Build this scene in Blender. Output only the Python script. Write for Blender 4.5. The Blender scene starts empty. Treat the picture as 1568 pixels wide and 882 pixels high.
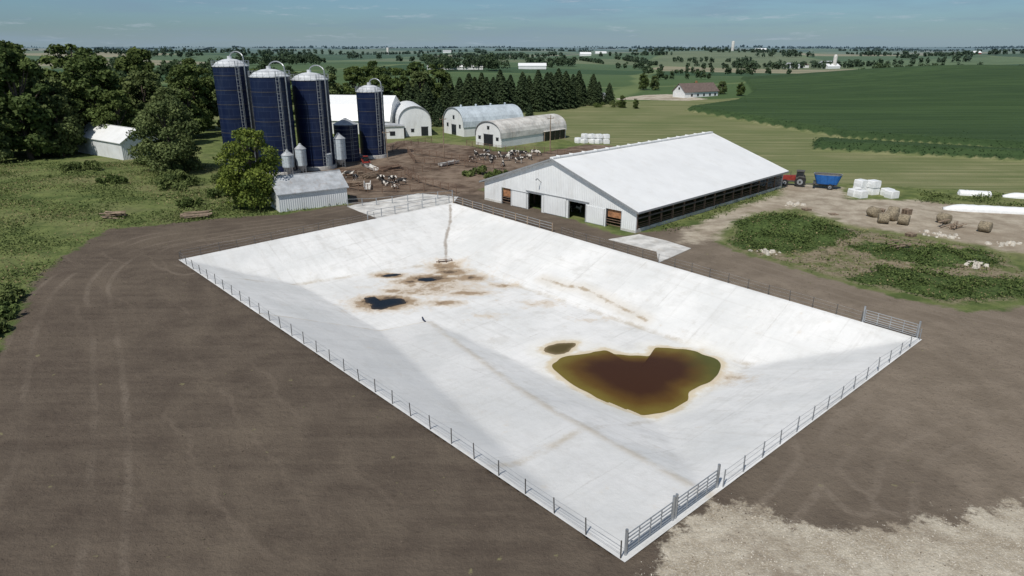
import bpy, math, random
import numpy as np
from mathutils import Vector, Matrix
scene=bpy.context.scene
random.seed(7)
R0=np.random.default_rng(11)
# ------------------------------------------------------------------ node helpers
def nd(nt,typ,ins=None,**props):
    n=nt.nodes.new(typ)
    for k,v in props.items(): setattr(n,k,v)
    if ins:
        for k,v in ins.items():
            s=n.inputs[k]
            if hasattr(v,'is_output'): nt.links.new(v,s)
            else: s.default_value=v
    return n
def M(nt,op,a,b=0.0,c=None,clamp=False):
    ins={0:a,1:b}
    if c is not None: ins[2]=c
    return nd(nt,'ShaderNodeMath',ins,operation=op,use_clamp=clamp).outputs[0]
def c4(c): return (c[0],c[1],c[2],1.0)
def MIX(nt,f,a,b,blend='MIX'):
    a=a if hasattr(a,'is_output') else c4(a)
    b=b if hasattr(b,'is_output') else c4(b)
    return nd(nt,'ShaderNodeMix',{0:f,6:a,7:b},data_type='RGBA',blend_type=blend).outputs[2]
def NOI(nt,vec,scale,detail=4,rough=0.55):
    return nd(nt,'ShaderNodeTexNoise',{'Vector':vec,'Scale':scale,'Detail':detail,'Roughness':rough}).outputs[0]
def MR(nt,v,a,b,c=0.0,d=1.0,smooth=True):
    return nd(nt,'ShaderNodeMapRange',{0:v,1:a,2:b,3:c,4:d},interpolation_type='SMOOTHSTEP' if smooth else 'LINEAR').outputs[0]
def ATT(nt,name): return nd(nt,'ShaderNodeAttribute',None,attribute_name=name).outputs['Fac']
def MAPV(nt,vec,rot=(0,0,0),scale=(1,1,1),loc=(0,0,0)):
    return nd(nt,'ShaderNodeMapping',{'Vector':vec,'Location':loc,'Rotation':rot,'Scale':scale}).outputs[0]
def newmat(name):
    m=bpy.data.materials.new(name); m.use_nodes=True
    nt=m.node_tree
    b=nt.nodes['Principled BSDF']
    return m,nt,b
def SET(nt,b,k,v):
    if hasattr(v,'is_output'): nt.links.new(v,b.inputs[k])
    else: b.inputs[k].default_value=v
def BUMP(nt,b,h,strength=0.3,dist=0.1):
    n=nd(nt,'ShaderNodeBump',{'Height':h,'Strength':strength,'Distance':dist})
    nt.links.new(n.outputs[0],b.inputs['Normal'])
def simple(name,col,rough=0.7,var=0.25,scale=1.5,metal=0.0,dirt=None,dirtamt=0.0,rib=None,ribamt=0.3,seam=None):
    m,nt,b=newmat(name)
    pos=nd(nt,'ShaderNodeTexCoord').outputs['Object']
    n=NOI(nt,pos,scale,6,0.6)
    f=MR(nt,n,0.3,0.7)
    c=MIX(nt,f,tuple(x*(1-var) for x in col),tuple(min(1,x*(1+var*0.5)) for x in col))
    if dirt:
        n2=NOI(nt,MAPV(nt,pos,scale=(1,1,0.25)),scale*1.7,8,0.7)
        c=MIX(nt,M(nt,'MULTIPLY',MR(nt,n2,0.48,0.75),dirtamt),c,dirt)
    if seam:
        sx=nd(nt,'ShaderNodeSeparateXYZ',{0:pos}).outputs
        fr=M(nt,'FRACT',M(nt,'MULTIPLY',sx[seam[0]],1.0/seam[1]))
        ln=M(nt,'LESS_THAN',fr,seam[2])
        c=MIX(nt,M(nt,'MULTIPLY',ln,seam[3]),c,tuple(x*0.4 for x in col))
    SET(nt,b,'Base Color',c); b.inputs['Roughness'].default_value=rough; b.inputs['Metallic'].default_value=metal
    if rib:
        sx=nd(nt,'ShaderNodeSeparateXYZ',{0:pos}).outputs
        w=M(nt,'SINE',M(nt,'MULTIPLY',sx[rib[0]],2*math.pi/rib[1]))
        BUMP(nt,b,w,ribamt,0.04)
    else: BUMP(nt,b,n,0.15,0.05)
    return m
# ------------------------------------------------------------------ mesh builder
class B:
    def __init__(s): s.v=[];s.f=[];s.m=[]
    def add(s,vs,fs,m):
        k=len(s.v)
        s.v+= [tuple(v) for v in vs]
        s.f+= [tuple(i+k for i in f) for f in fs]; s.m+=[m]*len(fs)
    def box(s,a,b,m=0):
        x0,y0,z0=a;x1,y1,z1=b
        s.add([(x0,y0,z0),(x1,y0,z0),(x1,y1,z0),(x0,y1,z0),(x0,y0,z1),(x1,y0,z1),(x1,y1,z1),(x0,y1,z1)],
         [(0,3,2,1),(4,5,6,7),(0,1,5,4),(1,2,6,5),(2,3,7,6),(3,0,4,7)],m)
    def cyl(s,p0,p1,r0,r1=None,n=8,m=0,cap=True):
        r1=r0 if r1 is None else r1
        p0=Vector(p0);p1=Vector(p1);d=(p1-p0).normalized()
        a=d.orthogonal().normalized();b=d.cross(a)
        vs=[];
        for p,r in((p0,r0),(p1,r1)):
            for i in range(n):
                t=2*math.pi*i/n; vs.append(tuple(p+a*math.cos(t)*r+b*math.sin(t)*r))
        fs=[(i,(i+1)%n,n+(i+1)%n,n+i) for i in range(n)]
        if cap: fs+=[tuple(range(n))[::-1],tuple(range(n,2*n))]
        s.add(vs,fs,m)
    def extr(s,prof,y0,y1,m=0,caps=True):
        n=len(prof)
        vs=[(x,y0,z) for x,z in prof]+[(x,y1,z) for x,z in prof]
        fs=[(i,(i+1)%n,n+(i+1)%n,n+i) for i in range(n)]
        if caps: fs+=[tuple(range(n))[::-1],tuple(range(n,2*n))]
        s.add(vs,fs,m)
    def lathe(s,c,prof,n=32,m=0):
        vs=[];fs=[]
        for r,z in prof:
            for i in range(n):
                t=2*math.pi*i/n; vs.append((c[0]+r*math.cos(t),c[1]+r*math.sin(t),c[2]+z))
        for k in range(len(prof)-1):
            for i in range(n):
                fs.append((k*n+i,k*n+(i+1)%n,(k+1)*n+(i+1)%n,(k+1)*n+i))
        s.add(vs,fs,m)
    def obj(s,name,mats,smooth=False):
        me=bpy.data.meshes.new(name)
        me.from_pydata(s.v,[],s.f)
        for m in mats: me.materials.append(m)
        me.polygons.foreach_set('material_index',s.m)
        if smooth: me.polygons.foreach_set('use_smooth',[True]*len(s.f))
        me.update()
        o=bpy.data.objects.new(name,me); scene.collection.objects.link(o)
        return o
def local_obj(b,name,mats,o,ang,smooth=False):
    ob=b.obj(name,mats,smooth); ob.location=o; ob.rotation_euler=(0,0,ang); return ob
def npmesh(name,V,F,mats,attrs=None,smooth=False,midx=None):
    me=bpy.data.meshes.new(name)
    V=np.asarray(V,dtype=np.float32);F=np.asarray(F,dtype=np.int32)
    n=F.shape[1]
    me.vertices.add(len(V)); me.vertices.foreach_set('co',V.ravel())
    me.loops.add(F.size); me.loops.foreach_set('vertex_index',F.ravel())
    me.polygons.add(len(F)); me.polygons.foreach_set('loop_start',np.arange(len(F),dtype=np.int32)*n)
    me.polygons.foreach_set('loop_total',np.full(len(F),n,dtype=np.int32))
    for m in mats: me.materials.append(m)
    if midx is not None: me.polygons.foreach_set('material_index',np.asarray(midx,dtype=np.int32))
    if smooth: me.polygons.foreach_set('use_smooth',np.ones(len(F),dtype=bool))
    me.update(calc_edges=True)
    for k,a in (attrs or {}).items():
        at=me.attributes.new(k,'FLOAT','POINT'); at.data.foreach_set('value',np.asarray(a,dtype=np.float32))
    return me
def link(name,me,loc=(0,0,0),rz=0,sc=1):
    o=bpy.data.objects.new(name,me); scene.collection.objects.link(o)
    o.location=loc;o.rotation_euler=(0,0,rz)
    o.scale=(sc,sc,sc) if not hasattr(sc,'__len__') else sc
    return o
def sdf(poly,x,y):
    P=np.array(poly,float);n=len(P)
    d=np.full(x.shape,1e18);ins=np.zeros(x.shape,bool)
    for i in range(n):
        a=P[i];b=P[(i+1)%n];e=b-a
        wx=x-a[0];wy=y-a[1]
        t=np.clip((wx*e[0]+wy*e[1])/(e@e),0,1)
        d=np.minimum(d,(wx-e[0]*t)**2+(wy-e[1]*t)**2)
        c=((a[1]>y)!=(b[1]>y))
        with np.errstate(divide='ignore',invalid='ignore'):
            xi=(b[0]-a[0])*(y-a[1])/(b[1]-a[1]+1e-12)+a[0]
        ins^= c&(x<xi)
    d=np.sqrt(d); return np.where(ins,d,-d)
def pld(poly,x,y):
    P=np.array(poly,float);d=np.full(x.shape,1e18)
    for i in range(len(P)-1):
        a=P[i];e=P[i+1]-a;wx=x-a[0];wy=y-a[1]
        t=np.clip((wx*e[0]+wy*e[1])/(e@e),0,1)
        d=np.minimum(d,(wx-e[0]*t)**2+(wy-e[1]*t)**2)
    return np.sqrt(d)
def catmull(P,k=8,closed=False):
    P=[np.array(p,float) for p in P];n=len(P);out=[]
    rng=range(n) if closed else range(n-1)
    for i in rng:
        if closed: a,b,c,d=P[(i-1)%n],P[i],P[(i+1)%n],P[(i+2)%n]
        else: a,b,c,d=P[max(i-1,0)],P[i],P[i+1],P[min(i+2,n-1)]
        for j in range(k):
            t=j/k
            out.append(.5*((2*b)+(c-a)*t+(2*a-5*b+4*c-d)*t*t+(3*b-a-3*c+d)*t**3))
    if not closed: out.append(P[-1])
    return [tuple(p) for p in out]
# ------------------------------------------------------------------ lagoon geometry
CA=np.array([5.8,28.75]);CB=np.array([-40.8,80.8]);CC=np.array([-10.1,112.9]);CD=np.array([36.5,56.5])
L,W=71.5,42.8
def pq2xy(p,q):
    s=p/L;t=q/W
    s=np.asarray(s)[...,None];t=np.asarray(t)[...,None]
    return (1-s)*(1-t)*CA+s*(1-t)*CB+s*t*CC+(1-s)*t*CD
def xy2pq(x,y):
    e1=(CB-CA)/L;e2=(CD-CA)/W
    J=np.array([[e1[0],e2[0]],[e1[1],e2[1]]]);Ji=np.linalg.inv(J)
    p=Ji[0,0]*(x-CA[0])+Ji[0,1]*(y-CA[1]);q=Ji[1,0]*(x-CA[0])+Ji[1,1]*(y-CA[1])
    for _ in range(4):
        w=pq2xy(np.clip(p,-30,L+30),np.clip(q,-30,W+30)); rx=x-w[...,0];ry=y-w[...,1]
        p=np.clip(p,-30,L+30)+Ji[0,0]*rx+Ji[0,1]*ry; q=np.clip(q,-30,W+30)+Ji[1,0]*rx+Ji[1,1]*ry
    return p,q
def pitz(p,q):
    insL=8.5+ (14.7-8.5)*np.clip((q-11)/20,0,1)
    insW=9.0+(12.1-9.0)*np.clip((p-11)/46,0,1)
    zr=-4*np.clip((p-1.5)/41,0,1.2)
    qr=np.interp(p,[0,1,17,33,42,60],[7.8,7.8,9.9,14.0,16.4,19])
    ramp=np.minimum(zr,zr-(q-qr)/3.0)
    z=np.full(p.shape,-4.0)
    z=np.maximum(z,-4*q/11.0)
    z=np.maximum(z,-4*p/11.0)
    z=np.maximum(z,-4*(L-p)/insL)
    z=np.maximum(z,-4*(W-q)/insW)
    z=np.maximum(z,ramp)
    return z,(q-qr)
# ------------------------------------------------------------------ terrain
def hz(x,y):
    x=np.asarray(x,float);y=np.asarray(y,float)
    r=np.sqrt(x*x+y*y)
    far=np.clip((r-450)/900,0,1)
    z=far*(5.5*np.sin(x/310+y/420+1.0)+4.5*np.sin(x/170-y/260)+4.0*np.sin(y/310+2)-1)
    z=z+12*np.exp(-((x-290)/130)**2-((y-440)/90)**2)
    z=z+1.2*np.exp(-((x+95)/25)**2-((y-120)/30)**2)
    z=z+2.5*np.exp(-(((x-39)*.8+(y-94)*-.3)/6)**2-(((x-39)*.3+(y-94)*.8)/4.0)**2)
    z=z+1.1*np.exp(-((x-52)/5)**2-((y-82)/3)**2)
    z=z+0.9*np.exp(-((x-45)/3)**2-((y-73)/3)**2)
    return z
SOIL=[(-44.7,54.4),(-53.4,71.7),(-56.2,81.6),(-58.2,95.4),(-52.5,98.1),(-45.5,102.1),(-36.4,104.8),(-27,112.5),(-30,122),(-44,128),(-54,140),(-56,152),(-44,172),(-30,194),(-11,183),(-3.9,172.7),(7.4,171),(20,186),(27,183),(19,166),(8,150),(-6,125),(15,92),(26.6,98),(27.9,89.2),(29.1,84.5),(34.3,76.4),(38.6,69.6),(45.3,63.2),(52,64.7),(140,64),(160,-90),(-160,-90),(-80,0),(-50,40)]
GRAV=[(52,131),(61.6,127),(58.3,116.3),(69.5,115.3),(81.6,107.5),(140,100),(140,72),(90,78),(63.7,84.5),(59.9,90.8),(50.8,97),(46.6,109.7),(37.3,105.3),(28,90),(22.5,88),(26.2,97),(39.6,113),(48,120)]
LITE=[(5.6,25),(7.8,29.3),(11.1,33.2),(13.1,33.4),(15.1,31.4),(19.4,30.6),(24.4,31.9),(29.3,32.8),(60,40),(60,5),(5,5)]
DRIV=[(51.7,352),(70,375),(84.8,378),(96,345),(84,337),(66,343),(51.5,345)]
HAY=[(21,186),(19,168),(50,137),(64,130),(95,120),(200,100),(300,150),(300,400),(100,345),(-60,300),(-12,225),(8,205)]
CORN1=[(70.6,285),(94.5,198),(128.4,172.7),(190,110),(420,-60),(1200,-60),(1200,640),(260,640),(160,500),(126,370),(100,318)]
CORN2=[(81.5,187.5),(122.3,164.2),(190,100),(184,94),(117,156.8),(76.5,175)]
WEED=[(28.5,87.5),(34,98.5),(40,101),(50.5,94.5),(60,88),(62,83.5),(59,72),(52,66.5),(45,65.5),(38.6,71.5),(34,78),(29.5,85)]
W1=[(29.5,88),(33,97),(39,100.5),(46,97),(48,91),(42,86),(36,84.5),(31,85)]
W2=[(44,87),(52,88),(60.5,85),(60,79),(52,77),(46,80)]
W3=[(38,73),(44,78),(52,75),(58,73),(54,67.5),(45,66.5)]
def axis(segs):
    a=[]
    for lo,hi,st in segs: a+=list(np.arange(lo,hi,st))
    return a
xs=axis([(-210,-66,1.8),(-66,66,0.6),(66,215,1.8)])
ys=axis([(-60,15,5),(15,130,0.6),(130,340,1.3)])
g=215;st=2.2;ext=[]
while g<9000: ext.append(g);st*=1.09;g+=st
xs=np.array(sorted([-e for e in ext]+xs+ext))
g=340;st=1.8
while g<12000: ys.append(g);st*=1.045;g+=st
ys=np.array(ys)
X,Y=np.meshgrid(xs,ys);X=X.ravel();Y=Y.ravel()
Z=hz(X,Y)
dc1=sdf(CORN1,X,Y);dc2=sdf(CORN2,X,Y);dcorn=np.maximum(dc1,dc2)
Z=Z+2.1*np.clip(dcorn/1.3,0,1)
pp,qq=xy2pq(X,Y)
near=(X>-60)&(X<60)&(Y>15)&(Y<130)
inside=near&(pp>0)&(pp<L)&(qq>0)&(qq<W)
zp,_=pitz(pp,qq)
Z=np.where(inside,zp-0.35,Z)
TR=[catmull(p) for p in ([(-30,30),(-33,37.8),(-38.5,46.6),(-45.9,59.5),(-50.8,70.6),(-52.3,81.6),(-50.3,91.9),(-42,97.5),(-33.5,103),(-25,112)],
    [(-16,18),(-26,38),(-37,57),(-46,72),(-48,84),(-42,92),(-32,99)],
    [(-38,76),(-43,80),(-44,86),(-38,91),(-30,96)],
    [(14,31),(17,34.4),(21.6,39.3),(30.8,46.6),(46,52),(70,56)],
    [(20,33),(19.5,37),(21,42),(27,47),(38,52.5),(42,60),(36,68),(28,80)],
    [(70,47),(50,45),(36,43),(26,38),(22,33)],
    [(23,92),(30,84),(38,72),(48,60),(70,50)])]
dtw=np.full(X.shape,99.)
for t in TR: dtw=np.minimum(dtw,pld(t,X,Y))
nx,ny=len(xs),len(ys)
idx=np.arange(nx*ny).reshape(ny,nx)
F=np.stack([idx[:-1,:-1].ravel(),idx[:-1,1:].ravel(),idx[1:,1:].ravel(),idx[1:,:-1].ravel()],1)
cl=lambda a:np.clip(a,-60,60)
attrs={'d_soil':cl(sdf(SOIL,X,Y)),'d_grav':cl(sdf(GRAV,X,Y)),'d_lite':cl(np.maximum(sdf(LITE,X,Y),sdf(DRIV,X,Y))),'d_hay':cl(sdf(HAY,X,Y)),
       'd_corn':cl(dcorn),'d_weed':cl(sdf(WEED,X,Y)),'d_w1':cl(np.maximum(np.maximum(sdf(W1,X,Y),sdf(W2,X,Y)),sdf(W3,X,Y))),'d_trw':np.clip(dtw,0,20)}
def ground_mat():
    m,nt,b=newmat('ground_cover')
    pos=nd(nt,'ShaderNodeNewGeometry').outputs['Position']
    sp=nd(nt,'ShaderNodeSeparateXYZ',{0:pos}).outputs
    big=NOI(nt,pos,0.05,5,0.6); mid=NOI(nt,pos,0.35,6,0.65); fine=NOI(nt,pos,2.2,6,0.7); vf=NOI(nt,pos,9.0,3,0.7)
    col=MIX(nt,MR(nt,mid,0.3,0.7),(.07,.10,.032),(.17,.20,.07))
    col=MIX(nt,M(nt,'MULTIPLY',MR(nt,big,0.45,0.7),.6),col,(.25,.23,.12))
    col=MIX(nt,M(nt,'MULTIPLY',MR(nt,fine,0.5,0.75),.45),col,(.045,.065,.025))
    wob=nd(nt,'ShaderNodeVectorMath',{0:pos,1:nd(nt,'ShaderNodeCombineXYZ',{0:M(nt,'MULTIPLY',NOI(nt,pos,.004,2),60),1:M(nt,'MULTIPLY',NOI(nt,pos,.003,2),90)}).outputs[0]},operation='ADD').outputs[0]
    rv=MAPV(nt,wob,rot=(0,0,0.16),scale=(1/330.,1/250.,0))
    fl=nd(nt,'ShaderNodeVectorMath',{0:rv},operation='FLOOR').outputs[0]
    wn=nd(nt,'ShaderNodeTexWhiteNoise',{'Vector':fl},noise_dimensions='3D').outputs['Value']
    cr=nd(nt,'ShaderNodeValToRGB',{0:wn}); cr.color_ramp.interpolation='CONSTANT'
    els=[(0,(.045,.085,.034)),(.22,(.075,.12,.048)),(.42,(.11,.155,.065)),(.55,(.045,.078,.035)),(.68,(.145,.17,.085)),(.8,(.08,.125,.05)),(.9,(.28,.25,.16))]
    e=cr.color_ramp.elements; e[0].color=c4(els[0][1]); e[1].position=els[1][0]; e[1].color=c4(els[1][1])
    for p_,c_ in els[2:]:
        x=e.new(p_); x.color=c4(c_)
    fr=nd(nt,'ShaderNodeVectorMath',{0:rv},operation='FRACTION').outputs[0]
    fs=nd(nt,'ShaderNodeSeparateXYZ',{0:fr}).outputs
    edge=M(nt,'MINIMUM',M(nt,'MINIMUM',fs[0],M(nt,'SUBTRACT',1.0,fs[0])),M(nt,'MINIMUM',fs[1],M(nt,'SUBTRACT',1.0,fs[1])))
    ff=MIX(nt,MR(nt,edge,.012,.03),(.14,.18,.075),cr.outputs[0])
    ff=MIX(nt,M(nt,'MULTIPLY',MR(nt,NOI(nt,pos,.012,4),.4,.65),.3),ff,(.045,.075,.03))
    farf=MR(nt,sp[1],330,350)
    col=MIX(nt,farf,col,ff)
    def mask(att,amp,soft,nz):
        return MR(nt,M(nt,'ADD',ATT(nt,att),M(nt,'MULTIPLY',M(nt,'SUBTRACT',nz,.5),amp)),-soft,soft)
    hs=NOI(nt,MAPV(nt,pos,rot=(0,0,.62),scale=(.02,.45,1)),1.0,5,.6)
    hay=MIX(nt,MR(nt,hs,.35,.65),(.125,.15,.062),(.235,.23,.12))
    hay=MIX(nt,M(nt,'MULTIPLY',MR(nt,big,.4,.6),.5),hay,(.12,.15,.058))
    hay=MIX(nt,M(nt,'MULTIPLY',MR(nt,fine,.5,.7),.3),hay,(.26,.23,.13))
    col=MIX(nt,mask('d_hay',6,.8,mid),col,hay)
    cy=nd(nt,'ShaderNodeSeparateXYZ',{0:MAPV(nt,pos,rot=(0,0,.62))}).outputs[1]
    rows=M(nt,'SINE',M(nt,'MULTIPLY',cy,2*math.pi/4.5))
    rown=NOI(nt,MAPV(nt,pos,rot=(0,0,.62),scale=(.012,.22,1)),1.0,5,.65)
    corn=MIX(nt,MR(nt,fine,.3,.7),(.030,.056,.022),(.058,.098,.036))
    corn=MIX(nt,M(nt,'MULTIPLY',MR(nt,rows,-1,1),.35),corn,(.022,.042,.018))
    corn=MIX(nt,M(nt,'MULTIPLY',MR(nt,rown,.4,.62),.5),corn,(.075,.12,.045))
    corn=MIX(nt,M(nt,'MULTIPLY',MR(nt,NOI(nt,MAPV(nt,pos,rot=(0,0,.62),scale=(.3,1,1)),.02,5),.4,.65),.5),corn,(.03,.055,.024))
    col=MIX(nt,mask('d_corn',1.2,.4,fine),col,corn)
    # bare soil
    st=NOI(nt,MAPV(nt,pos,rot=(0,0,-2.302),scale=(.06,.9,1)),1.0,6,.65)
    dark=MIX(nt,MR(nt,M(nt,'ADD',M(nt,'MULTIPLY',st,.45),M(nt,'MULTIPLY',mid,.55)),.35,.65),(.088,.069,.054),(.130,.104,.080))
    lite=MIX(nt,MR(nt,mid,.3,.7),(.175,.142,.108),(.24,.197,.152))
    lr=M(nt,'ADD',M(nt,'ADD',M(nt,'MULTIPLY',sp[0],1/30.),-.15),M(nt,'MULTIPLY',M(nt,'SUBTRACT',big,.5),1.6))
    soil=MIX(nt,MR(nt,lr,0,1),dark,lite)
    patch=NOI(nt,pos,.09,7,.7)
    soil=MIX(nt,M(nt,'MULTIPLY',MR(nt,patch,.47,.66),.5),soil,(.165,.133,.10))
    soil=MIX(nt,M(nt,'MULTIPLY',MR(nt,fine,.52,.78),.6),soil,(.068,.053,.040))
    soil=MIX(nt,M(nt,'MULTIPLY',MR(nt,vf,.58,.76),.45),soil,(.26,.215,.165))
    soil=MIX(nt,M(nt,'MULTIPLY',MR(nt,NOI(nt,pos,1.1,3,.5),.70,.76),.7),soil,(.25,.23,.12))
    yard=MR(nt,M(nt,'ADD',sp[1],M(nt,'MULTIPLY',mid,14)),120,132)
    soil=MIX(nt,yard,soil,MIX(nt,MR(nt,M(nt,'ADD',M(nt,'MULTIPLY',mid,.6),M(nt,'MULTIPLY',big,.4)),.38,.62),(.085,.058,.042),(.235,.18,.135)))
    # tyre tracks
    gate_=MR(nt,NOI(nt,pos,.07,3),.38,.62)
    wobn=M(nt,'MULTIPLY',M(nt,'SUBTRACT',mid,.5),.7)
    trw=M(nt,'ADD',ATT(nt,'d_trw'),wobn)
    soil=MIX(nt,M(nt,'MULTIPLY',MR(nt,trw,2.6,1.0),M(nt,'MULTIPLY',gate_,.25)),soil,(.17,.137,.105))
    tk=MR(nt,M(nt,'ABSOLUTE',M(nt,'SUBTRACT',trw,1.0)),.38,.10)
    soil=MIX(nt,M(nt,'MULTIPLY',M(nt,'MULTIPLY',tk,gate_),M(nt,'MULTIPLY',MR(nt,fine,.3,.6),.55)),soil,(.23,.19,.15))
    # faint implement passes parallel to the lagoon
    par=nd(nt,'ShaderNodeSeparateXYZ',{0:MAPV(nt,pos,rot=(0,0,-2.302))}).outputs[1]
    pl=M(nt,'ABSOLUTE',M(nt,'SUBTRACT',M(nt,'FRACT',M(nt,'DIVIDE',M(nt,'ADD',par,M(nt,'MULTIPLY',big,9)),3.7)),.5))
    soil=MIX(nt,M(nt,'MULTIPLY',M(nt,'MULTIPLY',MR(nt,pl,.08,.02),MR(nt,NOI(nt,pos,.08,5),.47,.62)),.38),soil,(.175,.14,.108))
    col=MIX(nt,mask('d_soil',5,.5,mid),col,soil)
    gr=MIX(nt,MR(nt,mid,.3,.7),(.27,.225,.17),(.47,.415,.33))
    gr=MIX(nt,M(nt,'MULTIPLY',MR(nt,fine,.5,.75),.5),gr,(.21,.175,.13))
    gr=MIX(nt,M(nt,'MULTIPLY',MR(nt,big,.5,.66),.6),gr,(.26,.21,.155))
    col=MIX(nt,mask('d_grav',6,1.2,mid),col,gr)
    gl=MIX(nt,MR(nt,mid,.35,.65),(.33,.28,.21),(.50,.45,.36))
    gl=MIX(nt,M(nt,'MULTIPLY',MR(nt,vf,.48,.66),.6),gl,(.66,.62,.54))
    gl=MIX(nt,M(nt,'MULTIPLY',MR(nt,fine,.48,.7),.5),gl,(.24,.195,.145))
    gl=MIX(nt,M(nt,'MULTIPLY',MR(nt,patch,.50,.60),.75),gl,(.25,.205,.155))
    col=MIX(nt,mask('d_lite',7,.35,NOI(nt,pos,.5,9,.75)),col,gl)
    wd=MIX(nt,MR(nt,fine,.3,.7),(.15,.125,.08),(.30,.25,.175))
    wd=MIX(nt,M(nt,'MULTIPLY',MR(nt,mid,.46,.60),.85),wd,MIX(nt,fine,(.06,.085,.025),(.15,.18,.06)))
    col=MIX(nt,mask('d_weed',9,.8,mid),col,wd)
    wg=MIX(nt,MR(nt,fine,.3,.7),(.03,.05,.016),(.09,.13,.04))
    col=MIX(nt,mask('d_w1',7,.5,mid),col,wg)
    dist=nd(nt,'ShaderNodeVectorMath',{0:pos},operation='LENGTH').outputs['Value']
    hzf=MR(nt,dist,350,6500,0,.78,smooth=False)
    col=MIX(nt,hzf,col,(.17,.24,.29))  # aerial haze painted into the ground colour, growing with distance
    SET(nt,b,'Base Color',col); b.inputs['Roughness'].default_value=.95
    b.inputs['Specular IOR Level'].default_value=.1
    hh=M(nt,'ADD',M(nt,'ADD',M(nt,'MULTIPLY',fine,.7),M(nt,'MULTIPLY',mid,.5)),M(nt,'MULTIPLY',vf,.15))
    BUMP(nt,b,hh,.7,.35)
    return m
gm=npmesh('ground',np.stack([X,Y,Z],1),F,[ground_mat()],attrs,smooth=True)
link('ground',gm)
# ------------------------------------------------------------------ lagoon
POOL=[(3.9,58.8),(4.3,60.2),(5.4,61.4),(7.0,61.8),(8.4,62.5),(9.5,62.7),(10.4,61.8),(12.0,61.5),(13.5,61.5),(14.1,62.4),(14.7,63.4),(16.2,63.2),(17.8,62.9),(19.2,61.8),(20.1,59.8),(19.2,57.4),(17.8,55.6),(16.0,54.4),(15.3,52.9),(14.6,51.7),(13.3,50.7),(11.3,50.0),(9.6,50.8),(8.2,52.1),(6.6,53.9),(4.8,56.6)]
PUD1=[(3.2,63.0),(4.2,64.2),(5.6,64.6),(6.6,64.4),(6.0,63.1),(5.2,62.0),(3.9,61.9)]
PUD2=[(-17.6,76.8),(-17.9,78.1),(-16.8,78.3),(-16,77.2),(-14.8,77.7),(-13.3,77.6),(-12.6,76.4),(-13.9,75.3),(-15,74.1),(-16.3,74.4),(-16.9,75.8)]
PUD3=[(-17.4,86.2),(-16.9,86.9),(-15.8,87.3),(-14.9,87.1),(-15.6,86.4),(-16.5,86.0)]
PUD4=[(-12.4,84.6),(-11.9,85.4),(-10.6,85.5),(-9.9,84.7),(-10.9,84.1)]
def rough_outline(P,k,amp,seed):
    o=np.array(catmull(P,k,True));r=np.random.default_rng(seed);n=len(o)
    t=np.arange(n)*2*math.pi/n
    w=np.zeros(n)
    for h in range(5,34): w+=r.normal()*np.sin(h*t+r.uniform(0,6.3))/h
    c=o.mean(0);d=o-c;d/=np.linalg.norm(d,axis=1)[:,None]
    return o+d*(w*amp)[:,None]
pools=[('manure_pond',POOL,.3,1,6),('puddle',PUD1,.15,2,6),('puddle',PUD2,.28,3,6),('puddle',PUD3,.15,4,6),('puddle',PUD4,.15,5,6)]
def water_mat(name,deep,midc,edge,green=None):
    m,nt,b=newmat(name)
    a=ATT(nt,'edge');pos=nd(nt,'ShaderNodeNewGeometry').outputs['Position']
    n=NOI(nt,pos,.35,5,.6)
    v=M(nt,'ADD',a,M(nt,'MULTIPLY',M(nt,'SUBTRACT',n,.5),.5))
    c=MIX(nt,MR(nt,v,.0,.5),edge,midc); c=MIX(nt,MR(nt,v,.35,1.0),c,deep)
    if green:
        sx=nd(nt,'ShaderNodeSeparateXYZ',{0:pos}).outputs[0]
        gq=M(nt,'MULTIPLY',MR(nt,M(nt,'ADD',sx,M(nt,'MULTIPLY',n,3)),17.5,21.5),.8)
        c=MIX(nt,gq,c,green)
    SET(nt,b,'Base Color',c);b.inputs['Roughness'].default_value=.14;b.inputs['IOR'].default_value=1.33
    b.inputs['Specular IOR Level'].default_value=.3
    BUMP(nt,b,NOI(nt,pos,2.5,3),.03,.05)
    return m
mw1=water_mat('pond_water',(.048,.018,.005),(.105,.055,.009),(.16,.12,.022),(.065,.078,.018))
mw2=water_mat('puddle_water',(.09,.065,.02),(.12,.09,.035),(.2,.15,.08))
mw3=water_mat('black_puddle_water',(.006,.009,.014),(.012,.013,.016),(.04,.03,.02))
outl=[]
for (nm,P,amp,sd,k),mt in zip(pools,[mw1,mw2,mw3,mw3,mw3]):
    o=rough_outline(P,k,amp,sd);outl.append(o)
    c=o.mean(0);rings=[0,.25,.5,.7,.82,.9,.96,1.0];vs=[];at=[]
    n=len(o)
    for r in rings:
        for q in o: vs.append((*(c+(q-c)*r),-3.94));at.append(1-r if r>0 else 1)
    fs=[(i*n+j,i*n+(j+1)%n,(i+1)*n+(j+1)%n,(i+1)*n+j) for i in range(len(rings)-1) for j in range(n)]
    link(nm,npmesh(nm,vs,fs,[mt],{'edge':np.minimum(1,np.array(at)*1.9)}))
ps=np.concatenate([[-.35],np.linspace(0,L,240),[L+.35]]);qs=np.concatenate([[-.35],np.linspace(0,W,146),[W+.35]])
Pg,Qg=np.meshgrid(ps,qs);Pg=Pg.ravel();Qg=Qg.ravel()
Pc=np.clip(Pg,0,L);Qc=np.clip(Qg,0,W)
zz=np.zeros(Pg.shape)
for a_ in(-.25,.25):
    for b_ in(-.25,.25): zz+=pitz(np.clip(Pc+a_,0,L),np.clip(Qc+b_,0,W))[0]/4
_,dr=pitz(Pc,Qc)
xy=pq2xy(Pg,Qg);zz=zz+.05
lump=.016*np.sin(Pc*.9+1.7*np.sin(Qc*.5))+.014*np.sin(Qc*1.3+Pc*.35)
edgeD=np.minimum(np.minimum(Pc,L-Pc),np.minimum(Qc,W-Qc))
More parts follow.
